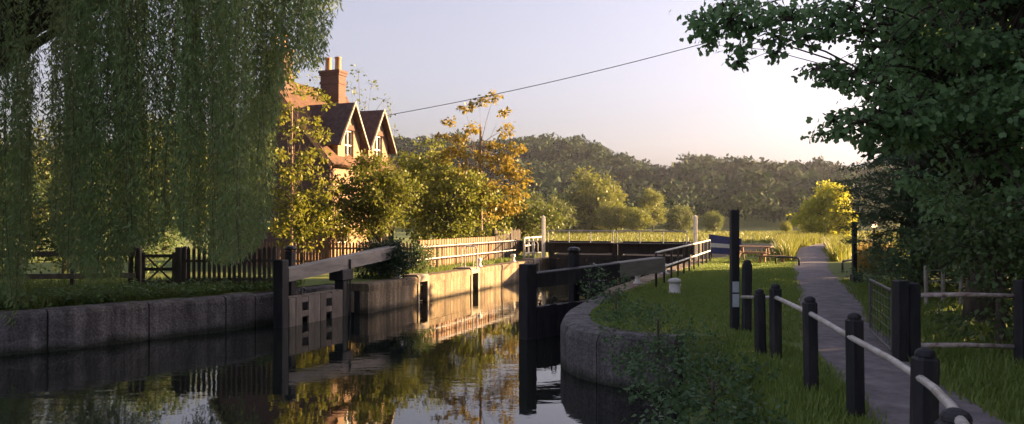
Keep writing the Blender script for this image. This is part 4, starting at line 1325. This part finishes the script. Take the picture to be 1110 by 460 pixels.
# mid-distance rounded willows in the meadow
MID = [(640, 224, 40, 120, 'yellowgreen_leaf', 'largest rounded bush on the meadow edge left of centre', 1.0), (662, 234, 20, 112, 'yellowgreen_leaf', 'low rounded bush before the largest meadow bush', .9),
       (690, 238, 16, 110, 'yellowgreen_leaf', 'small round bush right of the largest meadow bush', .9), (708, 226, 19, 125, 'yellowgreen_leaf', 'upright round bush in the middle of the meadow edge', 1.2),
       (737, 238, 18, 118, 'olive_leaf', 'round bush behind the right white marker post', .85), (668, 214, 10, 135, 'lime_leaf', 'small pale tree standing behind the meadow bushes', 1.3),
       (773, 240, 12, 112, 'olive_leaf', 'small bush above the blue board', 1.0), (600, 236, 26, 105, 'olive_leaf', 'wide bush behind the left white marker post', .8),
       (578, 228, 18, 95, 'olive_leaf', 'bush between the golden tree and marker post', 1.1), (852, 246, 7, 95, 'lime_leaf', 'tiny pale bush left of the bright tree', .9)]
for i, (px, py, rp_, d, lm_, lab, asp) in enumerate(MID):
    c = P(px, py, d); r = rp_ / FPX * d
    zc = max(c.z, r * asp * .5)
    C = fill_clumps((c.x, c.y, zc), (r * .88, r * .8, r * asp * .9), 40, r * .30, 200 + i, .55, .3)
    tree('meadow_bush', lab, 'bush', (c.x, c.y, 0), C, zc, r * .05, 230 / (r * .30) ** 2, r * .075, lm_, sub=7, group='bushes on the meadow edge', twigs=False, spread=.36)
c = P(893, 238, 72)
C = fill_clumps((c.x, c.y, 2.0), (2.5, 2.2, 1.9), 60, .75, 231, .4, .25) + fill_clumps((c.x + .4, c.y, 3.9), (1.5, 1.4, 1.7), 30, .65, 232, .3, .3)
tree('bright_tree', 'bright yellow green bushy tree in sun beside the path', 'tree', (c.x, c.y, 0), C, 3.2, .15, 300, .24, 'bright_leaf', sub=8)

# wooded hill: one mass
rg = np.random.default_rng(9)
VP, VA, VN = [], [], []
SZ = []
def far_tree(x, y, hgt, rad, k, dz=0.0):
    z0 = hill(x, y) + dz
    nsub = 9
    d = unit(rg.normal(size=(nsub, 3)))
    d[:, 2] = np.abs(d[:, 2]) * 1.1 - .35
    sc = np.array([x, y, z0 + hgt * .58]) + d * np.array([rad * .75, rad * .75, hgt * .34])
    for q in sc:
        m_ = k // nsub
        o = unit(rg.normal(size=(m_, 3)))
        o[:, 2] = np.abs(o[:, 2]) * 1.0 - .25
        VP.append(q + o * rad * .48 * (.75 + .35 * rg.random((m_, 1))))
        VA.append(unit(rg.normal(size=(m_, 3)) + np.array([0, 0, -.4])))
        VN.append(unit(o + rg.normal(size=(m_, 3)) * .5 + np.array([0, 0, .3])))
        SZ.append(np.full(m_, rad * .27) * (.6 + .8 * rg.random(m_)))
for ring, (d0, sp_) in enumerate([(142, 6), (152, 6), (165, 6.5), (180, 7), (195, 7.5), (209, 7.5), (221, 7.5), (232, 7.5), (242, 7.5), (252, 7.5), (265, 7.5), (278, 7.5), (291, 7.5), (304, 7.5)]):
    x = -.62 * d0
    while x < .62 * d0:
        y = d0 + rg.uniform(-6, 6)
        hgt = rg.uniform(6.0, 10.5) if d0 > 260 else (rg.uniform(8, 13) if d0 > 170 else rg.uniform(4.5, 8))
        far_tree(x, y, hgt, hgt * rg.uniform(.42, .58), 240)
        x += sp_ * rg.uniform(.6, 1.25)
for d0 in (296, 303):
    x = -.62 * d0
    while x < .62 * d0:
        hgt = rg.uniform(4.0, 6.0)
        far_tree(x, d0 + rg.uniform(-2, 2), hgt, hgt * .62, 260, -2.6)
        x += rg.uniform(2.8, 4.2)
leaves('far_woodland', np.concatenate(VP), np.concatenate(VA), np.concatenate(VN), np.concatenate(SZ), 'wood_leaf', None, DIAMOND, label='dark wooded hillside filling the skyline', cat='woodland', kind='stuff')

# ------------------------------------------------------------------ grasses
HOLE = np.array(hole)
def v_in(x, y, poly=HOLE):
    c = np.zeros(len(x), bool)
    for (xi, yi), (xj, yj) in zip(poly, np.roll(poly, 1, 0)):
        if yi == yj: continue
        c ^= ((yi > y) != (yj > y)) & (x < (xj - xi) * (y - yi) / (yj - yi) + xi)
    return c
def v_dist(x, y, pl):
    best = np.full(len(x), 1e9)
    for (ax, ay), (bx, by) in zip(pl[:-1], pl[1:]):
        dx, dy = bx - ax, by - ay
        t = np.clip(((x - ax) * dx + (y - ay) * dy) / (dx * dx + dy * dy), 0, 1)
        best = np.minimum(best, np.hypot(x - ax - t * dx, y - ay - t * dy))
    return best
def px_at(y, tab):
    return np.interp(y, [q[1] for q in tab], [q[0] for q in tab])
def v_h(x, y):
    z = np.zeros(len(x))
    k = (y < 15) & (x > -2) & (x < 7)
    if k.any():
        t = np.clip(v_dist(x[k], y[k], RIGHT_BANK) / 1.15, 0, 1)
        z[k] = -1.25 * (1 - t * t * (3 - 2 * t))
    return z
def scatter(n, x0, x1, y0, y1, ok):
    out, got = [], 0
    while got < n:
        x, y = RNG.uniform(x0, x1, n), RNG.uniform(y0, y1, n)
        k = ok(x, y)
        x, y = x[k], y[k]
        out.append(np.stack([x, y, v_h(x, y)], 1)); got += len(x)
    return np.concatenate(out)[:n]
def off_path(x, y, m=.1):
    return (x < px_at(y, PATH_L) - m) | (x > px_at(y, PATH_R) + m)
def on_lawn(x, y):
    n_ = x * NV[0] + y * NV[1]
    s_ = x * U[0] + y * U[1]
    k = ~v_in(x, y) & ~((s_ > 20) & (n_ < NR + .75))
    k &= ~((y < 20.8) & (v_dist(x, y, RIGHT_NOSE) < .62))
    return k & (x < px_at(y, PATH_L) + .03 + .07 * np.sin(y * .9) + RNG.normal(size=len(x)) * .07)
blades('lawn_grass', scatter(62000, .8, 15, 13, 41, on_lawn), (.03, .08), .009, 'grass', kind='stuff', label='short mown grass of the lock side lawn', cat='grass')
blades('verge_grass', scatter(20000, 1.2, 4.4, 3.5, 13.5, lambda x, y: on_lawn(x, y) & (v_dist(x, y, RIGHT_BANK) > .25)), (.04, .15), .008, 'grass', kind='stuff', label='longer grass round the tarred posts', cat='grass', lean=.6)
blades('rough_grass', scatter(46000, 4.3, 13, 5, 26, lambda x, y: (x > px_at(y, PATH_R) - .03 + .07 * np.sin(y * 1.1) + RNG.normal(size=len(x)) * .07) & ((y > 13) | (x < 10))), (.04, .17), .010, 'grass', kind='stuff', label='rough grass right of the path', cat='grass', lean=.6)
blades('bank_weeds', scatter(26000, -15, -6.6, 16.5, 25, lambda x, y: ~v_in(x, y) & (v_dist(x, y, LEFT_BASIN) > .62 + .35 * np.sin(x * 2.3) ** 2)), (.07, .34), .013, 'grass', kind='stuff', label='tall weeds along the top of the left bank wall', cat='weeds', lean=.55)
wp_ = scatter(5200, -15, -6.6, 16.5, 24.6, lambda x, y: ~v_in(x, y) & (v_dist(x, y, LEFT_BASIN) > .5 + .3 * np.sin(x * 2.3) ** 2) & (v_dist(x, y, LEFT_BASIN) < 2.6))
wq = np.repeat(wp_[::8], 8, 0)[:len(wp_)] + RNG.normal(size=wp_.shape) * np.array([.10, .10, 0]) + np.array([0, 0, 1]) * (RNG.random((len(wp_), 1)) ** .7 * (.16 + .32 * np.sin(wp_[:, :1] * 1.9 + 1.0) ** 2 * np.sin(wp_[:, :1] * .7 + wp_[:, 1:2]) ** 2) + .03)
an_ = RNG.random(len(wq)) * 6.283
leaves('nettle_leaves', wq, np.stack([np.cos(an_), np.sin(an_), RNG.normal(size=len(wq)) * .3 - .2], 1), np.stack([np.cos(an_) * .3, np.sin(an_) * .3, np.ones(len(wq))], 1), .11 * (.5 + RNG.random(len(wq))), 'nettle', None, DIAMOND, kind='stuff', label='broad leaved nettles and docks on the left bank', cat='weeds')
blades('strip_grass', scatter(9000, -6, 4, 25, 42, lambda x, y: (NL - 1.9 < x * NV[0] + y * NV[1]) & (x * NV[0] + y * NV[1] < NL - .66) & (x * U[0] + y * U[1] > 23.5)), (.04, .22), .012, 'grass', kind='stuff', label='grass strip between the coping and board fence', cat='grass')
blades('meadow_grass', scatter(46000, -30, 75, 42, 130, lambda x, y: ~v_in(x, y) & off_path(x, y) & (x / y < .62) & (x / y > -.1)), (.1, .4), .035, 'meadow', kind='stuff', label='long sunlit meadow grass beyond the lock', cat='grass', lean=.5)
def patch(px0, px1, py0, py1):
    def f(x, y):
        px = CX + FPX * x / y
        py = HY + FPX * CAMZ / y
        return (px0 + 6 * np.sin(y) < px) & (px < px1 + 6 * np.sin(y * 1.3)) & (py0 < py) & (py < py1) & off_path(x, y)
    return f
blades('tall_grass', scatter(14000, 8, 36, 34, 75, patch(846, 915, 259, 284)), (.5, 1.0), .03, 'meadow', kind='stuff', label='tall golden grass beside the bend of the path', cat='grass', lean=.5)
blades('dry_reeds', scatter(1500, 12, 19, 28, 38, patch(934, 962, 280, 296)), (.5, 1.15), .02, 'reed', kind='stuff', label='dry orange reeds round the sign post', cat='reeds', lean=.4)

# ------------------------------------------------------------------ haze: the low evening air
hb = MB(); hb.box((20, 170, 22.5), (930, 640, 52))
m_ = bpy.data.materials.new('haze_air'); m_.use_nodes = True
nt = m_.node_tree
nt.nodes.remove(nt.nodes['Principled BSDF'])
pv = nt.nodes.new('ShaderNodeVolumePrincipled')
pv.inputs['Color'].default_value = (0.72, 0.76, 1.0, 1)
pv.inputs['Density'].default_value = 0.0002
pv.inputs['Anisotropy'].default_value = 0.3
nt.links.new(pv.outputs[0], nt.nodes['Material Output'].inputs['Volume'])
M['haze'] = m_
hb.build('haze', 'haze', None, kind='stuff', label='thin evening haze hanging over the whole valley', cat='haze')
